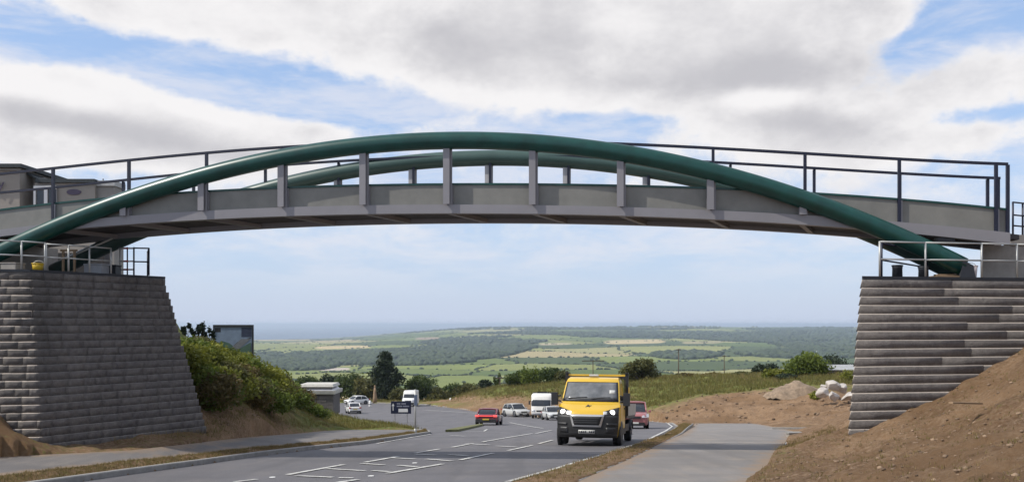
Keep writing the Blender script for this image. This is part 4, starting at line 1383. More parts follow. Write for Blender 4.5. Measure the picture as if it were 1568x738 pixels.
FOL = {
    'gorse': foliage('gorse_leaves', (0.070, 0.088, 0.016), (0.275, 0.280, 0.040)),
    'bramble': foliage('bramble_leaves', (0.060, 0.056, 0.020), (0.21, 0.155, 0.055)),
    'dark': foliage('dark_evergreen_leaves', (0.012, 0.022, 0.013), (0.042, 0.060, 0.026), 0.15),
    'mid': foliage('hedge_leaves', (0.028, 0.050, 0.014), (0.105, 0.140, 0.034), 0.3),
    'bright': foliage('bright_willow_leaves', (0.060, 0.095, 0.014), (0.190, 0.230, 0.040), 0.4),
    'olive': foliage('olive_leaves', (0.045, 0.055, 0.018), (0.150, 0.140, 0.042), 0.3),
}


def leaf_cloud(lobes, n, size, r, shell=0.55, flat=1.0):
    """leaf quads filling ellipsoid lobes: (cx, cy, cz, rx, ry, rz, weight)"""
    w = np.array([l[6] for l in lobes], float); w /= w.sum()
    k = r.choice(len(lobes), n, p=w)
    L = np.array([l[:6] for l in lobes])
    d = r.normal(size=(n, 3)); d /= np.linalg.norm(d, axis=1)[:, None]
    rad = 1 - shell * r.random(n)**1.6 + 0.16 * r.normal(size=n) * 0.6
    c = L[k, :3] + d * rad[:, None] * L[k, 3:6]
    a = r.normal(size=(n, 3)) + d * 0.3; a /= np.linalg.norm(a, axis=1)[:, None]
    b = np.cross(a, r.normal(size=(n, 3))); b /= np.linalg.norm(b, axis=1)[:, None]
    s = size * (0.55 + 0.9 * r.random(n))[:, None]
    e = np.cross(a, b)
    q = np.stack([c - b * s, c + e * s * 0.55, c + b * s, c - e * s * 0.55], 1).reshape(-1, 3)
    lt = r.random(len(lobes))
    t = np.clip(0.55 * lt[k] + 0.45 * r.random(n), 0, 1)
    return q, np.arange(n * 4).reshape(-1, 4), np.repeat(t, 4)


def crown_mesh(name, h, w, kind, n, size, seed, shape='bush'):
    r = np.random.default_rng(seed)
    lobes = []
    if shape == 'bush':
        for i in range(13):
            a = r.random() * 6.28; rr = 0.33 * w * math.sqrt(r.random()); z = h * (0.22 + 0.48 * r.random() * (1 - rr / w))
            s = w * (0.16 + 0.13 * r.random())
            lobes.append((rr * math.cos(a), rr * math.sin(a), z, s, s, s * h / w * 1.15, s))
    elif shape == 'conifer':
        for i in range(26):
            t = (i + 0.5) / 26; a = r.random() * 6.28
            wid = w * 0.5 * (0.98 - 0.72 * t**1.5) * (0.75 + 0.5 * r.random())
            s = w * (0.11 + 0.11 * (1 - t)); rr = max(0, wid - s) 
            lobes.append((rr * math.cos(a), rr * math.sin(a), h * (0.06 + 0.90 * t), s * 1.3, s * 1.3, s * 0.95, s))
        lobes.append((0, 0, h * 0.45, w * 0.27, w * 0.27, h * 0.38, w * .4)); lobes.append((w * .02, 0, h * 0.94, w * 0.1, w * 0.1, h * 0.08, w * .08))
    elif shape == 'round':
        for i in range(22):
            d = r.normal(size=3); d /= np.linalg.norm(d)
            s = w * (0.13 + 0.1 * r.random())
            lobes.append((d[0] * w * 0.32, d[1] * w * 0.32, h * 0.54 + d[2] * h * 0.30, s, s, s * 0.9, s))
        lobes.append((0, 0, h * 0.5, w * 0.33, w * 0.33, h * 0.34, w * .35))
    elif shape == 'sprig':
        for i in range(7):
            a = r.random() * 6.28; rr = 0.4 * w * r.random()
            lobes.append((rr * math.cos(a), rr * math.sin(a), h * (0.3 + 0.6 * r.random()), w * 0.1, w * 0.1, h * 0.17, 1))
    return leaf_cloud(lobes, n, size, r, 0.75 if shape != 'conifer' else 0.8), lobes


def plant(name, label, cat, x, y, h, w, kind, n, size, seed, shape='bush', group=None, sink=0.1, rot=0.0):
    z = gh(x, y) - sink
    root = thing(name, label, cat, (x, y, z), (0, 0, rot), group)
    (q, f, t), lobes = crown_mesh(name, h, w, kind, n, size, seed, shape)
    mesh_np('crown', q, f, FOL[kind], {'tint': t}, parent=root)
    m = MB()
    r = random.Random(seed)
    if shape in ('conifer', 'round'):
        m.tube([(0, 0, -0.3), (0.02 * w, 0, h * 0.4), (0, 0.01, h * 0.85)], [w * 0.05, w * 0.035, w * 0.012], 8)
        for l in lobes[:9]: m.tube([(0, 0, h * 0.3), (l[0] * .5, l[1] * .5, (l[2] + h * .3) / 2), (l[0], l[1], l[2])], [w * .018, w * .012, w * .005], 5)
        m.build('trunk', MAT['bark'], root)
    else:
        for l in lobes[:7]: m.tube([(l[0] * .2, l[1] * .2, -0.15), (l[0] * .6, l[1] * .6, l[2] * .5), (l[0], l[1], l[2])], [w * .014, w * .010, w * .004], 5)
        m.build('stem', MAT['bark'], root)
    return root


# trees round the far side of the roundabout
def at(u, Y): return (u - 784) / F * Y


def top_h(v, x, Y): return (496 - v) / F * Y - gh(x, Y)


Y = 176
x = at(590, Y); plant('conifer_tree', 'tall dark conifer standing above the hedge beyond the roundabout', 'tree', x, Y, top_h(539, x, Y) + .1, 7.4, 'dark', 9000, 0.26, 3, 'conifer')
hedge_lbl = 'trees and bushes round the roundabout'
for i, (u, v, Yy, w, kind, shape, nm, lab) in enumerate([
        (645, 572, 180, 7.2, 'mid', 'round', 'round_tree', 'rounded dark green tree just right of the tall conifer'),
        (537, 570, 182, 8.0, 'mid', 'round', 'round_tree', 'broad green tree between the stone kiosk and the conifer'),
        (506, 572, 186, 7.0, 'dark', 'round', 'round_tree', 'dark green tree rising directly behind the stone kiosk'),
        (562, 576, 176, 6.0, 'olive', 'round', 'round_tree', 'olive green tree close to the left of the conifer'),
        (474, 576, 180, 7.0, 'mid', 'round', 'round_tree', 'green tree behind the bank end left of the kiosk'),
        (690, 583, 186, 6.4, 'mid', 'bush', 'hedge_bush', 'low mid green bush between the round tree and the right bank'),
        (715, 580, 184, 5.5, 'olive', 'bush', 'hedge_bush', 'olive bush at the foot of the right grassy bank'),
        (668, 588, 178, 5.0, 'olive', 'bush', 'hedge_bush', 'olive bush squeezed against the right of the round tree'),
        (738, 576, 188, 4.2, 'dark', 'bush', 'hedge_bush', 'small dark bush in line with the short pole'),
        (757, 570, 182, 2.6, 'mid', 'sprig', 'sapling', 'thin upright sapling beside the short dark pole'),
        (612, 590, 172, 4.0, 'olive', 'bush', 'hedge_bush', 'low olive bush at the foot of the conifer behind the white van')]):
    x = at(u, Yy); h = max(top_h(v, x, Yy), 1.5)
    plant(nm, lab, 'tree' if 'tree' in nm or nm == 'sapling' else 'bush', x, Yy, h, w, kind, 4200 if shape != 'sprig' else 700, 0.24, 20 + i, shape, hedge_lbl)
# right bank bushes
bank = 'bushes along the right bank'
for i, (u, v, Yy, w, kind, n, lab) in enumerate([
        (790, 566, 150, 4.2, 'mid', 2600, 'green bush at the left end of the bank row'),
        (815, 560, 148, 4.0, 'bright', 2600, 'brightest light green bush left of the yellow truck'),
        (842, 559, 144, 4.4, 'mid', 3000, 'mid green bush next to the left of the yellow truck'),
        (866, 566, 142, 3.4, 'olive', 2000, 'olive bush half hidden behind the yellow truck roof'),
        (984, 549, 122, 5.8, 'olive', 4500, 'big rounded olive bush right of the yellow truck'),
        (1237, 537, 108, 5.6, 'bright', 6500, 'big bright green willow bush near the right pier'),
        (1275, 543, 128, 6.0, 'dark', 4200, 'dark bush behind the bright willow bush next to the right pier'),
        (1184, 562, 106, 2.9, 'gorse', 2600, 'yellow-green gorse bush left of the soil heap'),
        (1206, 570, 103, 2.4, 'dark', 2000, 'small dark bush between the gorse and the soil heap'),
        (1172, 554, 128, 3.6, 'dark', 2200, 'distant dark low bush left of the bright willow'),
        (1095, 572, 122, 3.4, 'bramble', 1500, 'low brownish bramble under the second utility pole'),
        (1140, 568, 120, 3.6, 'olive', 1700, 'low olive scrub between the second and third poles'),
        (1050, 573, 124, 3.0, 'bramble', 1300, 'low brown bramble at the foot of the tallest pole'),
        (1248, 598, 82, 0.9, 'gorse', 500, 'tiny green shrub growing between soil heap and pale boulders'),
        (930, 575, 130, 3.6, 'gorse', 1500, 'low yellowish gorse just right of the truck on the crest'),
        (1300, 566, 100, 3.0, 'gorse', 1200, 'gorse clump beside the pale-roofed shed')]):
    x = at(u, Yy); h = max(top_h(v, x, Yy), 0.6) + 0.1
    plant('bank_bush', lab, 'bush', x, Yy, h * 1.12, w, kind, n, 0.17 if Yy > 100 else 0.09, 60 + i, 'bush', bank)

# gorse and bramble on the left bank: a few crowns, copied with their own turn and size
protos = []
for i, (kind, n) in enumerate([('gorse', 3800), ('gorse', 3800), ('bramble', 3400), ('bright', 3600), ('olive', 3400)]):
    (q, f, t), lobes = crown_mesh('c', 1.5, 2.4, kind, n, 0.075, 200 + i, 'bush')
    protos.append((kind, q, f, t, lobes))
PM = []
for (kind, q, f, t, lobes) in protos:
    o = mesh_np('crown', q, f, FOL[kind], {'tint': t}); me = o.data; bpy.data.objects.remove(o)
    m = MB()
    for l in lobes[:7]: m.tube([(l[0] * .2, l[1] * .2, -0.2), (l[0] * .6, l[1] * .6, l[2] * .5), (l[0], l[1], l[2])], [.035, .025, .01], 5)
    o = m.build('stem', MAT['bark']); sm = o.data; bpy.data.objects.remove(o)
    PM.append((me, sm))
names = {0: ('gorse_bush', 'yellow-green gorse bush'), 1: ('gorse_bush', 'thick gorse bush'), 2: ('bramble_bush', 'brownish bramble bush'), 3: ('leafy_bush', 'fresh green leafy bush'), 4: ('scrub_bush', 'olive scrub bush')}
spots = []  # u, v of the foot, distance, scale, kind, place words
for row in [
    (288, 540, 34.5, 1.00, 3, 'at the top of the bank against the left pier'), (292, 580, 33.0, 1.0, 0, 'halfway up the pier edge on the bank'), (312, 530, 37.5, 1.05, 0, 'on the crest nearest the pier'), (300, 610, 31.5, .75, 3, 'low beside the pier edge'),
    (335, 535, 41, 1.15, 1, 'on the crest below the hoarding'), (322, 572, 36, 1.05, 1, 'in the middle of the upper bank near the pier'), (330, 605, 34.5, .8, 4, 'low on the bare bank close to the pier'), (352, 560, 41, 1.2, 0, 'below the left edge of the hoarding'),
    (372, 550, 46, 1.25, 0, 'right under the middle of the hoarding'), (362, 592, 40, 1.1, 2, 'in the middle of the bank under the hoarding'), (350, 622, 36.5, .8, 2, 'at the lower fringe above the bare soil'), (392, 580, 46, 1.3, 1, 'under the right edge of the hoarding'),
    (405, 566, 51, 1.25, 0, 'on the crest just right of the hoarding'), (400, 610, 43.5, 1.1, 0, 'midway down the bank right of the hoarding'), (388, 632, 40, .85, 4, 'at the foot of the middle of the bank'), (425, 598, 49, 1.25, 2, 'in the dark hollow of the lower bank'),
    (432, 578, 54, 1.2, 1, 'on the falling crest right of the hoarding'), (430, 634, 46, 1.2, 2, 'at the dark foot of the bank end'), (446, 622, 51, 1.1, 4, 'among the tall dark scrub left of the kiosk'), (444, 600, 58, 1.0, 0, 'on the crest close to the kiosk'),
    (412, 640, 43.5, .7, 0, 'small and low by the footway'), (452, 646, 51, .85, 2, 'at the last dark foot of the bank'), (462, 634, 56, .75, 3, 'just in front of the kiosk'), (448, 606, 63, 1.0, 1, 'rising left behind the kiosk corner'),
    (476, 652, 56, .5, 3, 'small and fresh at the kiosk foot'), (432, 590, 64, 1.1, 3, 'behind the crest left of the kiosk'), (415, 572, 62, 1.4, 4, 'behind the crest right of the hoarding'), (300, 524, 44, 1.2, 4, 'behind the crest nearest the pier'), (345, 532, 52, 1.3, 3, 'standing behind the crest in front of the hoarding'),
    (275, 600, 31.5, .8, 0, 'tucked behind the pier corner'), (318, 600, 32.5, 1, 0, 'third from the pier along the lower slope'), (352, 600, 38, 1, 1, 'in the heart of the lower slope'), (378, 612, 39.5, 1, 3, 'low on the slope, fresh against the brown brambles'),
    (418, 622, 43, 1, 1, 'low on the slope before the dark hollow'), (338, 590, 34, 1, 1, 'in the lower middle of the bank, broadest there'), (300, 560, 35, 1, 1, 'hugging the upper pier edge'), (372, 572, 43, 1, 3, 'in the upper middle of the slope'), (408, 592, 46, 1, 1, 'in the middle of the slope right of the hoarding'),
    (330, 622, 31.8, 1, 3, 'lowest of the fresh ones near the pier foot'), (356, 628, 35, 1, 0, 'low at the edge of the bare soil'), (384, 634, 38, 1, 2, 'at the lower edge over the brown soil'), (404, 640, 40, 1, 3, 'lowest on the slope before the footway'), (424, 642, 43, 1, 4, 'lowest before the dark bank end'), (440, 646, 46, 1, 3, 'bright beside the dark bank end'), (320, 610, 31.5, 1, 2, 'low and dry near the pier foot'), (368, 618, 37.5, 1, 4, 'amid the lower slope thicket')]:
    u, v, Yy, sc, kd, wd = row
    x = at(u, Yy); g0 = gh(x, Yy)
    nm, lb = names[kd]
    vf = 496 - F * g0 / Yy
    sil = float(np.interp(u, [275, 290, 330, 390, 430, 460, 485], [500, 504, 517, 541, 561, 578, 600]))
    hpx = min(vf - sil, 44 * 40 / Yy)
    sc = min(max(hpx * Yy / F / 1.42, 0.38), 1.0)
    wd_ = max(sc, .7)
    root = thing(nm, lb + ' ' + wd, 'bush', (x, Yy, g0 - 0.1), (0, 0, random.uniform(0, 6.28)), 'bushes covering the left bank')
    root.scale = (wd_ * random.uniform(1.0, 1.2), wd_ * random.uniform(1.0, 1.2), sc * random.uniform(.92, 1.05))
    for me, n_ in zip(PM[kd], ('crown', 'stem')):
        o = bpy.data.objects.new(n_, me); COL.objects.link(o); o.parent = root
for i, (u, v, Yy) in enumerate([(286, 490, 50), (297, 492, 52), (311, 491, 54), (318, 495, 56), (328, 500, 54)]):
    x = at(u, Yy); h = top_h(v, x, Yy)
    plant('young_tree', ['thin dark sapling nearest the left pier on the skyline', 'second dark sapling from the pier on the bank skyline', 'middle one of five dark saplings on the bank skyline', 'fourth dark sapling between the pier and the hoarding', 'dark sapling touching the left edge of the hoarding'][i], 'tree', x, Yy, h, 0.9, 'dark', 260, 0.10, 300 + i, 'sprig', 'saplings on the left skyline')

# soil heap and pale boulders beyond the right bank
x = at(1222, 86); zb = gh(x, 86)
nu, nv = 26, 12
V = []; Q = []
for i in range(nv + 1):
    rr = i / nv
    for j in range(nu):
        a = 2 * math.pi * j / nu
        px_ = 3.3 * rr * math.cos(a) * (1 + .15 * math.sin(3 * a + 1)); py_ = 2.0 * rr * math.sin(a)
        hgt = 1.45 * (1 - rr**2.6) * (1 - .22 * rr * math.cos(a + .4)) * (0.62 + 0.6 * float(vnoise(np.array([px_ * .8 + 5]), np.array([py_ * .8]), 3)[0])) - 0.35
        hgt += 0.3 * (float(vnoise(np.array([px_ * 3 + 5]), np.array([py_ * 3]), 8)[0]) - .5)
        V.append((px_, py_, hgt))
for i in range(nv):
    for j in range(nu): Q.append((i * nu + j, i * nu + (j + 1) % nu, (i + 1) * nu + (j + 1) % nu, (i + 1) * nu + j))
sm_ = simple('pale_soil', (0.225, 0.165, 0.112), 0.95, 0, 0.4, 2.5, 0.9, bscale=7)
o = mesh_np('soil_heap', V, Q, sm_, smooth=True); o.location = (x, 86, zb)
tag(o, 'pale heap of dumped soil at the top of the brown bank left of the boulders', 'soil heap')


def rock(name, x, y, z, sx, sy, sz_, seed, mat, label=None, cat=None, group=None):
    bm = bmesh.new(); bmesh.ops.create_icosphere(bm, subdivisions=3, radius=1)
    r = random.Random(seed); off = Vector((r.random() * 50, r.random() * 50, r.random() * 50))
    from mathutils import noise as mn
    cuts = [(Vector((r.gauss(0, 1), r.gauss(0, 1), r.gauss(0, 1))).normalized(), r.uniform(.42, .75)) for _ in range(14)]
    for v in bm.verts:
        for n_, d_ in cuts:
            e = v.co.dot(n_) - d_
            if e > 0: v.co -= n_ * e * 0.97
        v.co *= 1 + 0.10 * mn.fractal(v.co * 2.2 + off, 1.0, 2.0, 4)
        v.co = Vector((v.co.x * sx, v.co.y * sy, v.co.z * sz_))
    me = bpy.data.meshes.new(name); bm.to_mesh(me); bm.free(); me.materials.append(mat)
    o = bpy.data.objects.new(name, me); COL.objects.link(o); o.location = (x, y, z); o.rotation_euler = (r.random() * .4, r.random() * .4, r.random() * 6)
    return tag(o, label, cat, group)


MAT['chalk'] = simple('pale_boulder', (0.46, 0.42, 0.38), 0.9, 0, 0.25, 1.5, 0.5, bscale=6)
for i, (u, v, Yy, s_) in enumerate([(1259, 602, 80, .75), (1273, 592, 82, .8), (1290, 594, 82, .9), (1276, 606, 79, .7), (1300, 606, 80, .8), (1262, 592, 84, .55)]):
    p = P(u, v, Yy)
    zz = gh(p.x, p.y)
    rock('boulder', p.x, p.y, max(p.z, zz + .1), s_, s_ * .9, s_ * .75, 40 + i, MAT['chalk'],
         ['left front pale boulder of the pile by the right pier', 'topmost pale boulder of the pile by the right pier', 'pale boulder touching the right pier edge high in the pile', 'lowest middle pale boulder of the pile', 'pale boulder half hidden low behind the right pier', 'small rear left pale boulder behind the pile'][i], 'boulder', 'pale boulders by the right pier')

# loose stones and grass, too many to count
m = MB()
def surf(x, y): return ground(x, y)
r = np.random.default_rng(5)
V = []; Q = []; n = 0
ico = bmesh.new(); bmesh.ops.create_icosphere(ico, subdivisions=1, radius=1)
iv = np.array([v.co for v in ico.verts]); itri = np.array([[v.index for v in f.verts] for f in ico.faces]); ico.free()
xs = []; ys_ = []
N_ = 4200
yy = r.uniform(6, 22, N_); xx = np.array([PR(a) for a in yy]) + 0.15 + r.random(N_)**1.0 * 7.5
yy2 = r.uniform(70, 96, 500); xx2 = r.uniform(14, 32, 500)
yy3 = r.uniform(26, 36, 300); xx3 = np.array([FF(a) for a in yy3]) - 0.2 - r.random(300) * 2.5
XX = np.concatenate([xx, xx2, xx3]); YY = np.concatenate([yy, yy2, yy3])
ZZ = ground(XX, YY)
SS = np.concatenate([0.008 + 0.038 * r.random(N_)**7 , 0.05 + 0.14 * r.random(500)**3, 0.02 + 0.06 * r.random(300)**4])
rv = []
for i in range(len(XX)):
    q = iv * (0.7 + 0.6 * r.random((len(iv), 1))) * SS[i] * np.array([1.0, 1.0 * r.uniform(.6, 1.2), r.uniform(.45, .8)])
    rv.append(q + np.array([XX[i], YY[i], ZZ[i] + SS[i] * .15]))
tri = (itri[None] + (np.arange(len(XX)) * len(iv))[:, None, None]).reshape(-1, 3)
tt = np.repeat(r.random(len(XX)), len(iv))
t_ = NT('loose_stone'); t_.L.new(t_.mix(t_.attr('tint'), (0.085, 0.055, 0.034), (0.29, 0.20, 0.13)), t_.b.inputs['Base Color'])
o = mesh_np('stone_rubble', np.concatenate(rv), tri, t_.out(None, 0.95), {'tint': tt}, nv=3)
tag(o, kind='stuff')


def tufts(name, X, Y, Hh, Ww, blades, mat, seed):
    r = np.random.default_rng(seed)
    n = len(X); Z = ground(X, Y) - 0.01
    k = n * blades
    bx = np.repeat(X, blades); by = np.repeat(Y, blades); bz = np.repeat(Z, blades); h = np.repeat(Hh, blades) * (0.5 + 0.7 * r.random(k)); w = np.repeat(Ww, blades)
    a = r.random(k) * 6.28; lean = r.random(k) * 0.7
    ox = r.normal(size=k) * np.repeat(Hh, blades) * 0.5; oy = r.normal(size=k) * np.repeat(Hh, blades) * 0.5
    c = r.random(k) * 6.28
    b0 = np.stack([bx + ox - np.cos(c) * w, by + oy - np.sin(c) * w, bz], -1)
    b1 = np.stack([bx + ox + np.cos(c) * w, by + oy + np.sin(c) * w, bz], -1)
    tp = np.stack([bx + ox + np.cos(a) * lean * h, by + oy + np.sin(a) * lean * h, bz + h], -1)
    v = np.stack([b0, b1, tp], 1).reshape(-1, 3)
    t = np.repeat(np.clip(np.repeat(r.random(n), blades) * .6 + r.random(k) * .4, 0, 1), 3)
    o = mesh_np(name, v, np.arange(k * 3).reshape(-1, 3), mat, {'tint': t}, nv=3)
    return tag(o, kind='stuff')


FOL['grass'] = foliage('grass_blades', (0.085, 0.095, 0.020), (0.27, 0.225, 0.075), 0.35)
FOL['dry'] = foliage('dry_grass_blades', (0.13, 0.115, 0.035), (0.30, 0.21, 0.10), 0.3)
# verges and near banks
n = 5200
Y1 = r.uniform(14, 50, n); a_ = np.array([XL(y) for y in Y1]) - 0.2; b_ = np.array([FN(y) for y in Y1]) + 0.1
X1 = a_ + (b_ - a_) * r.random(n)
Y2 = r.uniform(15, 70, 3600); a2 = np.array([XR(y) for y in Y2]) + 0.2; b2 = np.array([PL(y) for y in Y2]) - 0.12
X2 = a2 + (b2 - a2) * r.random(3600)
Y3 = r.uniform(8, 22, 1500); X3 = np.array([PR(y) for y in Y3]) + 0.1 + r.random(1500)**1.3 * 8
Y4 = r.uniform(25, 60, 5000); X4 = np.array([FF(y) for y in Y4]) - 0.1 - r.random(5000) * 4.2
keep = (fbm(X4 / 1.5, Y4 / 1.5, 3, 3) > -0.1)
X4 = X4[keep]; Y4 = Y4[keep]
Y5 = r.uniform(22, 30, 500); X5 = np.array([PR(y) for y in Y5]) + 0.05 + r.random(500) * 1.5
XA = np.concatenate([X1, X2, X3, X4, X5]); YA = np.concatenate([Y1, Y2, Y3, Y4, Y5])
HA = np.concatenate([np.full(n, .055), np.full(3600, .06), np.full(1500, .05), np.full(len(X4), .13), np.full(500, .08)])
tufts('dry_grass', XA, YA, HA * (0.6 + r.random(len(XA))), np.full(len(XA), .007), 6, FOL['dry'], 1)
# green grass of the far right bank and round the kiosk
n = 30000
U = r.uniform(690, 1320, n); Yg = r.uniform(96, 168, n); Xg = (U - 784) / F * Yg
zg = ground(Xg, Yg, False); vg = 496 - F * zg / Yg
lim = np.interp(U, [690, 760, 860, 940, 960, 1060, 1100, 1330], [611, 607, 609, 612, 634, 632, 606, 603])
ok = (vg < lim + 3 * r.normal(size=n)) & (Xg > np.array([XR(y) for y in Yg]) + 1.5)
Xg = Xg[ok]; Yg = Yg[ok]
n2 = 4000
Yk = r.uniform(53, 84, n2); Xk = np.array([XL(y) for y in Yk]) - 0.3 - r.random(n2) * 7
n3 = 3000
Yz = r.uniform(158, 172, n3); Xz = r.uniform(-42, -8, n3)
okz = Yz > 164.5; Xz = Xz[okz]; Yz = Yz[okz]
n6 = 5000
Y6 = r.uniform(28, 60, n6); X6 = np.array([FF(y) for y in Y6]) - 0.3 - r.random(n6) * 5
k6 = fbm(X6 / 1.2, Y6 / 1.2, 3, 41) > 0.02; X6 = X6[k6]; Y6 = Y6[k6]
tufts('bank_grass', X6, Y6, 0.16 * (0.5 + r.random(len(X6))), np.full(len(X6), .009), 7, FOL['grass'], 6)
XG = np.concatenate([Xg, Xk, Xz]); YG = np.concatenate([Yg, Yk, Yz])
tufts('grass', XG, YG, np.concatenate([np.full(len(Xg), .38), np.full(n2, .22), np.full(len(Xz), .35)]) * (0.5 + r.random(len(XG))), np.concatenate([np.full(len(Xg), .035), np.full(n2, .02), np.full(len(Xz), .04)]), 5, FOL['grass'], 2)
nd = 9000
Ud = r.uniform(690, 1320, nd); Yd = r.uniform(98, 165, nd); Xd = (Ud - 784) / F * Yd
zd = ground(Xd, Yd, False); vd = 496 - F * zd / Yd
okd = (vd < np.interp(Ud, [690, 760, 860, 940, 1060, 1330], [604, 598, 596, 592, 590, 590]) + 8 * r.normal(size=nd)) & (fbm(Xd / 6, Yd / 6, 3, 77) > -0.08)
Xd = Xd[okd]; Yd = Yd[okd]
tufts('seeded_grass', Xd, Yd, 0.45 * (0.5 + r.random(len(Xd))), np.full(len(Xd), .03), 5, FOL['dry'], 3)
# plank lying on the right slope
x = at(1478, 17.2); z = gh(x, 17.2)
m = MB(); p0 = P(1452, 615.5, 16.6); p1 = P(1508, 618.5, 16.6)
zz0 = gh(p0.x, 16.6)
m.bar((p0.x, 16.5, max(p0.z, zz0 + .06)), (p1.x, 16.75, max(p1.z, gh(p1.x, 16.75) + .03)), 0.10, 0.03)
tag(m.build('broken_plank', MAT['wood']), 'thin broken plank lying on the bare soil slope below the right pier', 'plank')

# far woods and hedgerow trees
r = np.random.default_rng(9)
n = 240000
Uf = r.uniform(380, 1330, n); Yf = np.exp(r.uniform(math.log(750), math.log(8200), n)); Xf = (Uf - 784) / F * Yf
Zf = ground(Xf, Yf, False); uf, vf = uv_of(Xf, Yf, Zf)
ww = wood_weight(uf, vf, Xf, Yf); idv, ed = cells(Xf, Yf)
p = np.where(ww > 0.36, 0.16, np.where(ed < 0.022, 0.40, 0.0006))
ok = r.random(n) < p
Xf, Yf, Zf, ww = Xf[ok], Yf[ok], Zf[ok], ww[ok]
sz_ = np.where(ww > .36, r.uniform(4.5, 8.5, len(Xf)), r.uniform(1.6, 3.6, len(Xf))) * np.interp(Yf, [700, 2500, 8000], [.65, 1.0, 1.3])
vs = []
for i in range(len(Xf)):
    vs.append(iv[:] * (0.75 + 0.5 * r.random((len(iv), 1))) * np.array([1.25, 1.25, .8]) * sz_[i] + np.array([Xf[i], Yf[i], Zf[i] + sz_[i] * .35]))
tri = (itri[None] + (np.arange(len(Xf)) * len(iv))[:, None, None]).reshape(-1, 3)
t_ = NT('far_trees'); t_.L.new(t_.mix(t_.attr('tint'), (0.020, 0.034, 0.018), (0.062, 0.085, 0.036)), t_.b.inputs['Base Color'])
o = mesh_np('far_woodland', np.concatenate(vs), tri, t_.out(None, 0.9), {'tint': np.repeat(r.random(len(Xf)), len(iv))}, nv=3)
tag(o, kind='stuff')
# ------------------------------------------------------------------ vehicles (local x forward, y left)
MAT['lampglass'] = simple('lamp_glass', (0.55, 0.56, 0.58), 0.15, 0, 0.1)
MAT['headlit'] = glow('lit_headlamp', (1.0, 0.97, 0.92), 3.0)
MAT['taillit'] = glow('lit_tail_lamp', (1.0, 0.10, 0.09), 0.9)
MAT['amber'] = simple('amber_lens', (0.6, 0.2, 0.02), 0.3)
MAT['tail'] = simple('red_lens', (0.35, 0.02, 0.015), 0.3)
MAT['plate'] = simple('number_plate', (0.55, 0.55, 0.52), 0.5, 0, 0.05)
MAT['platey'] = simple('yellow_number_plate', (0.6, 0.45, 0.06), 0.5, 0, 0.05)
MAT['chrome'] = simple('satin_chrome', (0.62, 0.62, 0.63), 0.3, 0.6, 0.05)


def vehicle(name, label, cat, u, v, hx, hy, group='traffic on the road'):
    x, y = unproj(u, v)
    yaw = math.atan2(hy, hx)
    hn = Vector((hx, hy)).normalized()
    slope = -(float(D(y + 1)) - float(D(y - 1))) / 2 * hn.y
    return thing(name, label, cat, (x, y, -float(D(y)) + 0.012), (0, -math.atan(slope), yaw), group)


def wheel(root, x, y, r, w, out):
    m = MB()
    h0 = -w / 2
    m.lathe([(0.0, h0), (r * .62, h0), (r * .92, h0 + .0), (r, h0 + w * .2), (r, h0 + w * .8), (r * .92, w / 2), (r * .62, w / 2), (0, w / 2)], (0, 0, 0), 20, 'y')
    t = m.build('wheel', MAT['rubber'], root, (x, y, r))
    m = MB()
    e = out * (w / 2 + 0.006)
    m.lathe([(r * .64, e - out * .03), (r * .60, e), (r * .3, e - out * .02), (0.0, e - out * .012)], (0, 0, 0), 14, 'y')
    for k in range(5):
        a = k * 2 * math.pi / 5
        m.bar((r * .12 * math.cos(a), e + out * .004, r * .12 * math.sin(a)), (r * .56 * math.cos(a), e + out * .004, r * .56 * math.sin(a)), 0.05, 0.02)
    m.build('rim', MAT['rimm'], t)
    return t


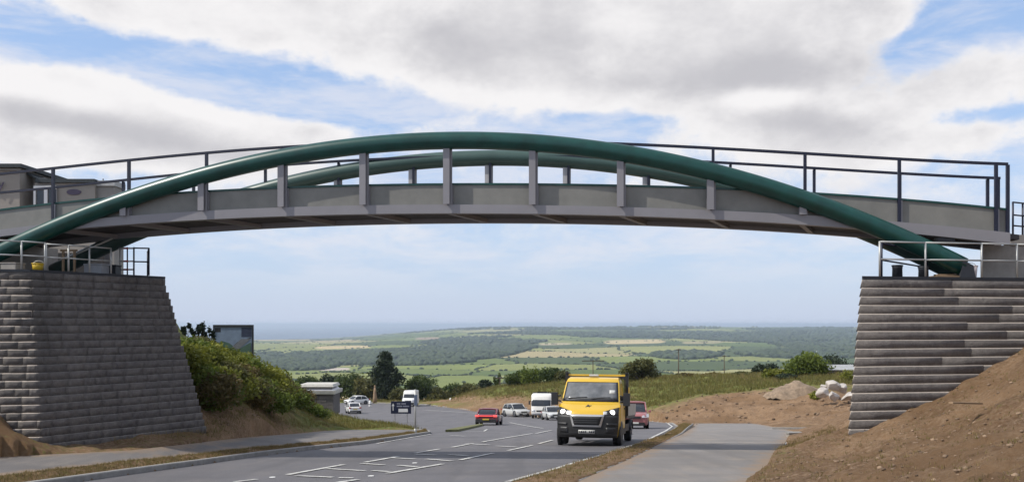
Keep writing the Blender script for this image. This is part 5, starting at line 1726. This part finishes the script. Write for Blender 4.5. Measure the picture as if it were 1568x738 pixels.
class Surf:
    """shell defined by side profile points (x, z, halfwidth, corner set-back) going up and over"""
    def __init__(s, prof, p=3.2):
        s.p = np.array(prof, float); s.e = p
        s.z = s.p[:, 1]

    def at(s, t, f, off=0.0):
        i = min(int(t), len(s.p) - 2); k = t - i
        a = s.p[i] * (1 - k) + s.p[i + 1] * k
        d = s.p[i + 1] - s.p[i]
        nx, nz = d[1], -d[0]
        l = math.hypot(nx, nz) or 1
        x = a[0] - a[3] * abs(f)**s.e
        return Vector((x + nx / l * off, f * a[2] * (1 if off == 0 else 1), a[1] + nz / l * off))

    def t_of_z(s, z):
        for i in range(len(s.z) - 1):
            if s.z[i] <= z <= s.z[i + 1] and s.z[i + 1] > s.z[i]: return i + (z - s.z[i]) / (s.z[i + 1] - s.z[i])
        return len(s.z) - 1

    def patch(s, t0, t1, f0, f1, off, nt=6, nf=9, thick=0.02, shape=None):
        """conforming plate; shape(a, b) may move the unit square"""
        m = MB(); top = []; bot = []
        for i in range(nt + 1):
            for j in range(nf + 1):
                a, b = i / nt, j / nf
                if shape: a, b = shape(a, b)
                t = t0 + (t1 - t0) * a; f = f0 + (f1 - f0) * b
                top.append(s.at(t, f, off)); bot.append(s.at(t, f, off - thick))
        q = [(i * (nf + 1) + j, i * (nf + 1) + j + 1, (i + 1) * (nf + 1) + j + 1, (i + 1) * (nf + 1) + j) for i in range(nt) for j in range(nf)]
        m.add(top, q, True)
        m.add(bot, [f[::-1] for f in q], True)
        o = 0; n = len(top)
        rim = [j for j in range(nf + 1)] + [(i + 1) * (nf + 1) - 1 for i in range(1, nt + 1)] + [nt * (nf + 1) + j for j in range(nf - 1, -1, -1)] + [i * (nf + 1) for i in range(nt - 1, 0, -1)]
        m.f += [(rim[i], rim[(i + 1) % len(rim)], rim[(i + 1) % len(rim)] + n, rim[i] + n) for i in range(len(rim))]
        m.sm += [False] * len(rim)
        return m

    def shell(s, xr, zr=None, nf=24, sub=3):
        m = MB()
        T = [i + k / sub for i in range(len(s.p) - 1) for k in range(sub)] + [len(s.p) - 1]
        vs = [s.at(min(t, len(s.p) - 1.0001), -1 + 2 * j / nf) for t in T for j in range(nf + 1)]
        q = [(i * (nf + 1) + j, i * (nf + 1) + j + 1, (i + 1) * (nf + 1) + j + 1, (i + 1) * (nf + 1) + j) for i in range(len(T) - 1) for j in range(nf)]
        m.add(vs, q, True)
        for sd in (0, nf):                       # flanks back to x = xr
            e = [vs[i * (nf + 1) + sd] for i in range(len(T))]
            b = [Vector((min(xr, p.x - .001), p.y, p.z)) for p in e]
            n = len(e)
            m.add(e + b, [(i, i + 1, n + i + 1, n + i) for i in range(n - 1)])
        e = [Vector((xr, vs[i * (nf + 1)].y, vs[i * (nf + 1)].z)) for i in range(len(T))]
        g = [Vector((xr, vs[i * (nf + 1) + nf].y, vs[i * (nf + 1) + nf].z)) for i in range(len(T))]
        n = len(e)
        m.add(e + g, [(i, i + 1, n + i + 1, n + i) for i in range(n - 1)])
        return m


MAT['tyellow'] = simple('yellow_truck_paint', (0.66, 0.415, 0.028), 0.32, 0, 0.05, 1.0, coat=0.4)
MAT['bumper'] = simple('grey_black_bumper', (0.022, 0.022, 0.023), 0.5, 0, 0.25, 6)


def flatbed_truck():
    rt = vehicle('flatbed_truck', 'yellow flatbed truck with lit headlamps and a black rack coming towards the camera', 'truck', 898, 683, -0.22, -0.975)
    rt.scale = (1.11, 1.11, 1.11)
    S = Surf([(-.16, .27, .93, .20), (-.03, .34, .97, .22), (.0, .60, 1.0, .24), (-.01, .98, 1.01, .26), (-.10, 1.13, 1.01, .26), (-.52, 1.34, .99, .22), (-.62, 1.37, .98, .20),
              (-1.18, 2.07, .90, .13), (-1.32, 2.19, .86, .12), (-1.65, 2.26, .82, .10), (-2.28, 2.27, .82, .02)])
    tz = S.t_of_z
    S.shell(-2.3).build('cab', MAT['tyellow'], rt)
    # windscreen with black border
    S.patch(6.08, 7.06, -.955, .955, .012, 8, 12).build('windscreen_border', MAT['black'], rt)
    ws = S.patch(6.20, 6.97, -.90, .90, .020, 8, 12)
    gl = NT('painted_reflection_glass'); gl.L.new(gl.mix(gl.ramp(gl.noise(2.0, 5, 0.6), .35, .65), (0.10, 0.105, 0.11), (0.19, 0.195, 0.20)), gl.b.inputs['Base Color'])  # reflections put into the glass colour as mottled grey
    wsn = ws.build('windscreen', gl.out(None, 0.12), rt)
    for f0, f1 in ((-.75, -.1), (.05, .7)):
        m = MB(); m.tube([S.at(6.18, f0, .035), S.at(6.24, (f0 + f1) / 2, .04), S.at(6.26, f1, .035)], .012, 6); m.build('wiper', MAT['black'], wsn)
    S.patch(6.45, 6.62, .66, .86, .022, 2, 3, .01).build('pale_card', MAT['plate'], wsn)
    # bumper in dark plastic, wrapping the front
    bp = S.patch(tz(.28), tz(1.0), -1.0, 1.0, .022, 10, 22, .04).build('bumper', MAT['bumper'], rt)
    S.patch(tz(.40), tz(.52), -.27, .27, .032, 2, 4, .015).build('number_plate', MAT['plate'], bp)
    m = MB()
    for j, ch in enumerate((.6, .9, .7, .9, 0, .8, .9, .8)):
        if ch:
            p = S.at(tz(.46), -.235 + j * .067, .041); m.box(p.x - .002, p.x + .004, p.y - .022, p.y + .022, p.z - .035 * ch, p.z + .035 * ch)
    m.build('plate_lettering', MAT['dark'], bp)
    for sg in (-1, 1):
        S.patch(tz(.42), tz(.60), min(sg * .62, sg * .92), max(sg * .62, sg * .92), .030, 3, 5, .015).build('fog_lamp_recess', MAT['black'], bp)
        S.patch(tz(.66), tz(.74), min(sg * .64, sg * .98), max(sg * .64, sg * .98), .034, 2, 5, .02).build('bumper_ridge', MAT['black'], bp)
    # grille: pale surround with black mesh
    trap = lambda a, b: (a, .5 + (b - .5) * (.82 + .18 * a))
    gs = S.patch(tz(.61), tz(.99), -.56, .56, .048, 6, 10, .03, trap).build('grille_surround', MAT['chrome'], rt)
    S.patch(tz(.67), tz(.95), -.49, .49, .060, 5, 10, .02, trap).build('grille', MAT['black'], gs)
    m = MB()
    for zz in (.74, .81, .88): m.tube([S.at(tz(zz), f, .063) for f in np.linspace(-.44, .44, 9)], .012, 6)
    m.build('grille_bars', MAT['bumper'], gs)
    # headlamps
    for sg in (-1, 1):
        sh = (lambda a, b: (a * (.55 + .45 * b), b)) if sg > 0 else (lambda a, b: (a * (.55 + .45 * (1 - b)), b))
        f0, f1 = (.52, .99) if sg > 0 else (-.99, -.52)
        hl = S.patch(tz(.99), tz(1.24), f0, f1, .020, 6, 8, .03, sh).build('headlamp', MAT['black'], rt)
        m = MB(); c = S.at(tz(1.07), sg * .80, .03)
        m.lathe([(0, .03), (.045, .028), (.075, .012), (.085, 0)], (c.x, c.y, c.z), 16, 'x'); m.build('lamp', MAT['headlit'], hl)
        S.patch(tz(1.0), tz(1.10), sg * .52 if sg > 0 else -.66, .64 if sg > 0 else sg * .52, .032, 3, 3, .015).build('lamp_glass', MAT['lampglass'] if sg > 0 else MAT['headlit'], hl)
    # badge: small dark rearing animal emblem on the bonnet
    m = MB(); c = (4.45)
    for (t, f, r_) in [(4.62, -.05, .028), (4.66, .0, .034), (4.70, .05, .028), (4.76, -.04, .024), (4.80, -.01, .026), (4.78, .085, .016), (4.58, -.08, .018), (4.57, .03, .018), (4.86, -.03, .02)]:
        p = S.at(t, f, .004); m.lathe([(r_, 0), (r_ * .8, .008), (0, .01)], (p.x, p.y, p.z), 8, 'x')
    m.build('badge', MAT['dark'], rt)
    # door windows, doors, mirrors
    for sg in (-1, 1):
        y = sg * .965
        m = MB()
        pts = [(-.95, 1.40), (-2.05, 1.40), (-2.05, 2.05), (-1.42, 2.06)]
        q = [(px_, sg * (1.0 - (pz_ - 1.34) * .2 + .006), pz_) for px_, pz_ in pts]
        m.hexa(q, [(a, b - sg * .03, c_) for a, b, c_ in q]); m.build('side_window', MAT['glass'], rt)
        m = MB(); m.box(-2.12, -.62, sg * 1.012 - .012, sg * 1.012 + .012, .55, 1.34)
        dr = m.build('door', MAT['tyellow'], rt, bevel=.01)
        m = MB(); m.box(-1.95, -1.75, sg * 1.03 - .015, sg * 1.03 + .015, 1.18, 1.23); m.build('handle', MAT['black'], dr)
        m = MB(); m.box(-2.2, -.4, sg * 1.02 - .02, sg * 1.02 + .02, .36, .54); m.build('sill', MAT['bumper'], rt)
        m = MB(); m.tube([(-.78, sg * .98, 1.42), (-.80, sg * 1.12, 1.46)], .03, 8); m.tube([(-.78, sg * .98, 1.62), (-.80, sg * 1.12, 1.60)], .03, 8)
        m.box(-.90, -.76, sg * 1.20 - .11, sg * 1.20 + .11, 1.30, 1.72); mi = m.build('mirror', MAT['black'], rt, bevel=.012)
        m = MB(); m.box(-.904, -.901, sg * 1.20 - .09, sg * 1.20 + .09, 1.34, 1.68); m.build('mirror_glass', MAT['chrome'], mi)
        # wheel arches and wheels
        m = MB(); m.lathe([(.44, -.06), (.44, .04), (.36, .05)], (-.96, sg * 1.0, .36), 20, 'y'); m.build('wheel_arch', MAT['black'], rt)
        wheel(rt, -.96, sg * .88, .345, .23, sg)
        wheel(rt, -4.45, sg * .90, .345, .24, sg)
        m = MB(); m.loft([[(-4.45 + .46 * math.cos(a), sg * .76, .345 + .46 * math.sin(a)), (-4.45 + .46 * math.cos(a), sg * 1.06, .345 + .46 * math.sin(a)), (-4.45 + .43 * math.cos(a), sg * 1.06, .345 + .43 * math.sin(a)), (-4.45 + .43 * math.cos(a), sg * .76, .345 + .43 * math.sin(a))] for a in np.linspace(.2, 2.94, 12)])
        m.build('mudguard', MAT['black'], rt)
    # beacon bar and roof rack
    m = MB(); m.box(-1.75, -1.6, -.16, .16, 2.285, 2.35); m.build('beacon', MAT['lampglass'], rt, bevel=.02)
    # chassis and flatbed
    m = MB(); m.box(-5.6, -1.2, -.42, -.32, .48, .68); m.box(-5.6, -1.2, .32, .42, .48, .68); m.box(-5.0, -2.2, -.5, .5, .40, .47); m.box(-1.05, -.85, -.8, .8, .28, .36); m.box(-4.5, -4.38, -.8, .8, .28, .40); m.build('chassis', MAT['dark'], rt)
    m = MB(); m.box(-5.7, -2.42, -1.05, 1.05, .86, .95); bed = m.build('flatbed', MAT['dark'], rt)
    for sg in (-1, 1):
        m = MB(); m.box(-5.68, -2.48, sg * 1.06 - .02, sg * 1.06 + .02, .951, 1.36); dsd = m.build('dropside', simple('silver_dropside', (0.42, 0.42, 0.42), 0.5, .3) if sg < 0 else MAT['galv'], bed)
        m = MB(); m.box(-3.9, -2.6, sg * 0.98 - .01, sg * 0.98 + .01, .42, .66); m.build('side_guard', MAT['dark'], bed)
        m = MB(); m.box(-3.3, -3.0, sg * 1.02 - .05, sg * 1.02 + .05, 1.37, 1.95); m.build('rear_stake', MAT['tyellow'], bed)
    # headboard rack standing behind and around the cab
    hb_ = MB()
    for sg in (-1, 1): hb_.box(-2.47, -2.36, sg * 1.05 - .055, sg * 1.05 + .055, .951, 2.40)
    hb_.box(-2.46, -2.37, -1.1, 1.1, 2.22, 2.31)
    for k in range(9): hb_.box(-2.43, -2.40, -.96 + k * .24 - .012, -.96 + k * .24 + .012, 1.0, 2.22)
    hbo = hb_.build('headboard', MAT['black'], rt)
    m = MB(); m.box(-2.46, -2.36, -.99, .99, 2.312, 2.375); m.build('top_beam', MAT['tyellow'], hbo)
    m = MB(); m.box(-2.5, -2.30, .99, 1.10, 2.401, 2.45); m.box(-2.5, -2.30, -1.10, -.99, 2.401, 2.45); m.build('rack_end', MAT['black'], hbo)


flatbed_truck()


def car(name, label, u, v, hx, hy, L, Wd, H, col, prof='hatch', lights=None, low=None, rough=0.3, plate_rear=False):
    rt = vehicle(name, label, 'car' if 'van' not in name else 'van', u, v, hx, hy)
    paint_ = simple(name + '_paint', col, rough, 0, 0.05, 1.0, coat=0.5)
    hw = Wd / 2
    bl = H * .60                                  # belt line
    zb = .20
    # body: stations along x with bottom, top, half width
    hood = H * (.56 if prof != 'mpv' else .60)
    st_ = [(L * .5, zb + .12, hood * .72, hw * .74), (L * .485, zb, hood * .84, hw * .86), (L * .43, zb, hood * .93, hw * .96), (L * .30, zb, hood, hw), (L * .18, zb, bl, hw), (-L * .05, zb, bl * 1.01, hw), (-L * .30, zb, bl * 1.03, hw),
           (-L * .44, zb, bl * 1.04, hw * .96), (-L * .488, zb + .03, bl * 1.0, hw * .88), (-L * .5, zb + .14, bl * .92, hw * .80)]
    m = MB()
    def ring(x, z0, z1, w):
        h = z1 - z0
        half = [(w * .86, z0), (w * .97, z0 + h * .12), (w, z0 + h * .4), (w * .985, z0 + h * .72), (w * .95, z0 + h * .90), (w * .86, z1), (w * .4, z1 + .012)]
        return [(x, y, z) for y, z in half] + [(x, -y, z) for y, z in half[::-1]]
    m.loft([ring(*s_) for s_ in st_])
    body = m.build('body', paint_, rt)
    # glasshouse
    gx = {'hatch': (L * .24, L * .07, -L * .28, -L * .43), 'suv': (L * .23, L * .08, -L * .32, -L * .44), 'mpv': (L * .30, L * .12, -L * .36, -L * .46), 'coupe': (L * .17, L * .0, -L * .20, -L * .38)}[prof]
    m = MB()
    def gr(x, z1, w0, w1):
        z0 = bl - .03
        half = [(w0, z0), (w0 * .6 + w1 * .4, z0 + (z1 - z0) * .5), (w1, z1 - .03), (w1 * .86, z1), (w1 * .4, z1 + .01)]
        return [(x, y, z) for y, z in half] + [(x, -y, z) for y, z in half[::-1]]
    zr_ = H - .045
    m.loft([gr(gx[0], bl + .0, hw * .86, hw * .80), gr((gx[0] + gx[1]) / 2, (bl + zr_) / 2 + .03, hw * .90, hw * .80), gr(gx[1], zr_ - .02, hw * .92, hw * .76), gr((gx[1] + gx[2]) / 2, zr_, hw * .92, hw * .77), gr(gx[2], zr_ - .03, hw * .90, hw * .74), gr(gx[3], bl + .05, hw * .84, hw * .76)])
    m.build('window', MAT['glass'], rt)
    m = MB()
    def rr(x, w, z): return [(x, w, z - .05), (x, w * .97, z), (x, w * .5, z + .035), (x, -w * .5, z + .035), (x, -w * .97, z), (x, -w, z - .05)]
    m.loft([rr(gx[1] + L * .035, hw * .78, zr_ - .035), rr(gx[1] - L * .02, hw * .795, zr_ + .005), rr((gx[1] + gx[2]) / 2, hw * .80, zr_ + .01), rr(gx[2], hw * .775, zr_ - .015), rr(gx[2] - L * .02, hw * .76, zr_ - .05)], smooth=True)
    m.build('roof', paint_, rt)
    for sg in (-1, 1):
        m = MB(); m.tube([(gx[0] + .02, sg * hw * .87, bl - .01), (gx[1] + .02, sg * hw * .79, zr_ - .02)], .045, 6); m.build('pillar', paint_, rt)
        m = MB(); m.tube([(gx[3] - .01, sg * hw * .85, bl), (gx[2] - .02, sg * hw * .77, zr_ - .04)], .07, 6)
        m.build('pillar', paint_, rt)
        xm = (gx[1] + gx[2]) / 2; m = MB(); m.tube([(xm, sg * hw * .935, bl - .02), (xm, sg * hw * .80, zr_ - .02)], .04, 6)
        m.build('pillar', paint_, rt)
        for xw in (L * .31, -L * .30):
            r = .315 if prof != 'suv' else .36
            wheel(rt, xw, sg * (hw - .10), r, .21, sg)
            a_ = MB(); a_.lathe([(r + .075, -.05), (r + .075, .012), (0, .013)], (xw, sg * (hw - .002) - (0 if sg > 0 else .0), r + .01), 18, 'y') if sg > 0 else a_.lathe([(r + .075, .05), (r + .075, -.012), (0, -.013)], (xw, sg * (hw - .002), r + .01), 18, 'y')
            a_.build('wheel_arch', MAT['black'], rt)
        m = MB(); m.box(gx[0] - .22, gx[0] - .08, sg * (hw + .10) - .09, sg * (hw + .10) + .09, bl - .02, bl + .14); m.build('mirror', MAT['black'] if low else paint_, rt, bevel=.03)
        # lamps
        m = MB(); m.hexa([(L * .44, sg * hw * .96, hood * .70), (L * .497, sg * hw * .50, hood * .66), (L * .497, sg * hw * .50, hood * .76), (L * .44, sg * hw * .97, hood * .90)],
                         [(L * .475, sg * hw * 1.0, hood * .70), (L * .52, sg * hw * .52, hood * .66), (L * .505, sg * hw * .52, hood * .78), (L * .455, sg * hw * .99, hood * .90)])
        m.build('headlight', MAT['headlit'] if lights == 'front' else MAT['lampglass'], rt)
        m = MB(); m.box(-L * .515, -L * .455, sg * hw * .80 - hw * .16, sg * hw * .80 + hw * .16, bl * .80, bl * .99); m.build('tail_light', MAT['taillit'] if lights == 'brake' else MAT['tail'], rt, bevel=.02)
    m = MB(); m.hexa([(L * .48, -hw * .8, zb), (L * .48, hw * .8, zb), (L * .475, hw * .8, zb + .22), (L * .475, -hw * .8, zb + .22)], [(L * .512, -hw * .62, zb), (L * .512, hw * .62, zb), (L * .515, hw * .62, zb + .22), (L * .515, -hw * .62, zb + .22)])
    m.build('front_bumper', MAT['bumper'], rt)
    m = MB(); m.box(L * .495, L * .518, -hw * .42, hw * .42, hood * .60, hood * .74); m.build('grille', MAT['black'], rt)
    m = MB(); m.box(L * .519, L * .528, -.26, .26, zb + .12, zb + .23); m.build('number_plate', MAT['plate'], rt)
    if low:
        m = MB(); m.box(-L * .52, -L * .46, -hw * .9, hw * .9, zb, bl * .60); bmp = m.build('rear_bumper', MAT['bumper'], rt, bevel=.03)
    else:
        m = MB(); m.box(-L * .512, -L * .46, -hw * .86, hw * .86, zb, zb + .2); bmp = m.build('rear_bumper', MAT['bumper'], rt, bevel=.03)
    m = MB(); m.box(-L * .532, -L * .5205, -.26, .26, bl * .62 if not low else bl * .5, bl * .62 + .11 if not low else bl * .5 + .11); m.build('number_plate', MAT['platey'], rt)
    if lights == 'brake':
        m = MB(); m.box(-L * .514, -L * .47, -hw * .6, hw * .6, bl * .86, bl * .93); m.build('light_bar', MAT['taillit'], rt)
    return rt


car('red_car', 'red car with glowing tail lights and a black lower rear driving away', 749, 650, 0.10, 0.99, 4.2, 1.82, 1.36, (0.16, 0.022, 0.036), 'coupe', 'brake', True)
car('silver_suv', 'silver sport utility car turned to the side ahead of the white motorhome', 790, 637.5, 0.45, -0.89, 4.5, 1.86, 1.62, (0.46, 0.46, 0.44), 'suv')
car('white_car', 'pale silver car partly hidden by the yellow truck, beside the motorhome', 846, 642.5, 0.15, -0.99, 4.3, 1.78, 1.45, (0.55, 0.55, 0.53), 'hatch')
car('white_hatchback', 'small white hatchback seen from behind entering the roundabout at the kiosk', 541, 632.5, -0.30, 0.95, 3.9, 1.72, 1.48, (0.74, 0.73, 0.70), 'hatch')
car('white_estate_car', 'white car farthest away crossing the roundabout behind the small hatchback', 546, 618.6, -0.75, -0.66, 4.3, 1.75, 1.50, (0.74, 0.73, 0.70), 'hatch')
car('pink_people_carrier', 'faded red people carrier following close behind the yellow truck', 970, 655.3, -0.10, -0.99, 4.6, 1.85, 1.80, (0.34, 0.125, 0.125), 'mpv')


def motorhome():
    rt = vehicle('motorhome', 'white motorhome with a wide dark windscreen queuing behind the pale silver car', 'motorhome', 828, 640.5, -0.12, -0.99)
    S = Surf([(-.10, .35, 1.02, .12), (.02, .48, 1.08, .16), (.03, .95, 1.12, .2), (-.03, 1.35, 1.13, .2), (-.30, 2.1, 1.13, .16), (-.38, 2.45, 1.13, .14), (-.55, 2.72, 1.10, .12), (-.95, 2.84, 1.02, .08), (-1.2, 2.86, 1.0, 0)], 4)
    cream = simple('cream_white_body', (0.76, 0.74, 0.69), 0.4, 0, 0.05)
    S.shell(-6.2).build('body', cream, rt)
    S.patch(3.05, 4.0, -.94, .94, .02, 6, 12).build('windscreen', MAT['glass'], rt)
    S.patch(.3, 1.4, -.97, .97, .02, 4, 12).build('bumper', simple('grey_bumper', (0.35, 0.35, 0.36), .5), rt)
    S.patch(1.6, 1.95, -.45, .45, .02, 3, 6).build('grille', MAT['black'], rt)
    for sg in (-1, 1):
        S.patch(1.55, 2.1, min(sg * .6, sg * .95), max(sg * .6, sg * .95), .025, 3, 4).build('headlight', MAT['lampglass'], rt)
        for x_ in (-.9, -4.4): wheel(rt, x_, sg * .98, .36, .24, sg)
        m = MB(); m.box(-1.5, -.75, sg * 1.135 - .008, sg * 1.135 + .008, 1.4, 2.0); m.build('side_window', MAT['glass'], rt)
        m = MB(); m.box(-3.6, -2.5, sg * 1.135 - .008, sg * 1.135 + .008, 1.5, 2.1); m.build('side_window', MAT['glass'], rt)
        m = MB(); m.tube([(-.35, sg * 1.12, 1.95), (-.2, sg * 1.32, 1.95)], .03, 6); m.box(-.3, -.15, sg * 1.34 - .08, sg * 1.34 + .08, 1.55, 1.98); m.build('mirror', MAT['black'], rt)
        m = MB(); m.box(-6.0, -1.4, sg * 1.139 - .003, sg * 1.139 + .003, 1.05, 1.13); m.build('stripe', simple('blue_stripe', (.1, .12, .25), .5), rt)
    m = MB(); m.tube([(-1.3, 1.0, 2.93), (-5.5, 1.0, 2.93)], .06, 8); m.tube([(-1.3, -1.0, 2.93), (-5.5, -1.0, 2.93)], .06, 8)
    m.box(-2.6, -1.6, -.55, .55, 2.861, 3.05); m.box(-4.8, -3.6, -.7, .7, 2.861, 3.03); m.build('roof_box', MAT['black'], rt, bevel=.02)


motorhome()


def box_van():
    rt = vehicle('box_van', 'white high roof van with a dark windscreen behind the blue direction sign', 'van', 624.5, 622.4, -0.05, -1.0)
    S = Surf([(-.12, .3, .92, .15), (.0, .42, .97, .2), (.0, .8, 1.0, .22), (-.12, 1.08, 1.0, .22), (-.62, 1.34, .98, .18), (-1.15, 2.0, .94, .1), (-1.35, 2.35, .94, .08), (-1.6, 2.55, .90, .06), (-2.0, 2.6, .86, 0)], 3.5)
    S.shell(-5.4).build('body', MAT['white'], rt)
    S.patch(4.1, 5.0, -.9, .9, .02, 5, 10).build('windscreen', MAT['glass'], rt)
    S.patch(.2, 1.6, -.98, .98, .02, 5, 12).build('bumper', MAT['bumper'], rt)
    S.patch(2.0, 2.7, -.5, .5, .02, 3, 6).build('grille', MAT['black'], rt)
    for sg in (-1, 1):
        S.patch(2.2, 3.2, min(sg * .6, sg * .96), max(sg * .6, sg * .96), .02, 4, 4).build('headlight', MAT['lampglass'], rt)
        for x_ in (-.95, -4.2): wheel(rt, x_, sg * .86, .34, .22, sg)
        m = MB(); m.box(-2.1, -1.2, sg * .985 - .01, sg * .985 + .01, 1.38, 1.95); m.build('side_window', MAT['glass'], rt)
        m = MB(); m.box(-.95, -.8, sg * 1.14 - .1, sg * 1.14 + .1, 1.35, 1.7); m.build('mirror', MAT['black'], rt, bevel=.02)


box_van()

# ------------------------------------------------------------------ air
m = MB(); m.box(-95000, 95000, -300, 95000, -420, 14.0)
hz = bpy.data.materials.new('haze_air'); hz.use_nodes = True
nt = hz.node_tree; nt.nodes.clear()
pv = nt.nodes.new('ShaderNodeVolumePrincipled'); ou = nt.nodes.new('ShaderNodeOutputMaterial')
pv.inputs['Color'].default_value = (0.74, 0.86, 1.0, 1)
pv.inputs['Density'].default_value = 0.000095
pv.inputs['Anisotropy'].default_value = 0.2
nt.links.new(pv.outputs[0], ou.inputs['Volume'])
hz.volume_intersection_method if False else None
o = m.build('haze', hz)
tag(o, kind='stuff')
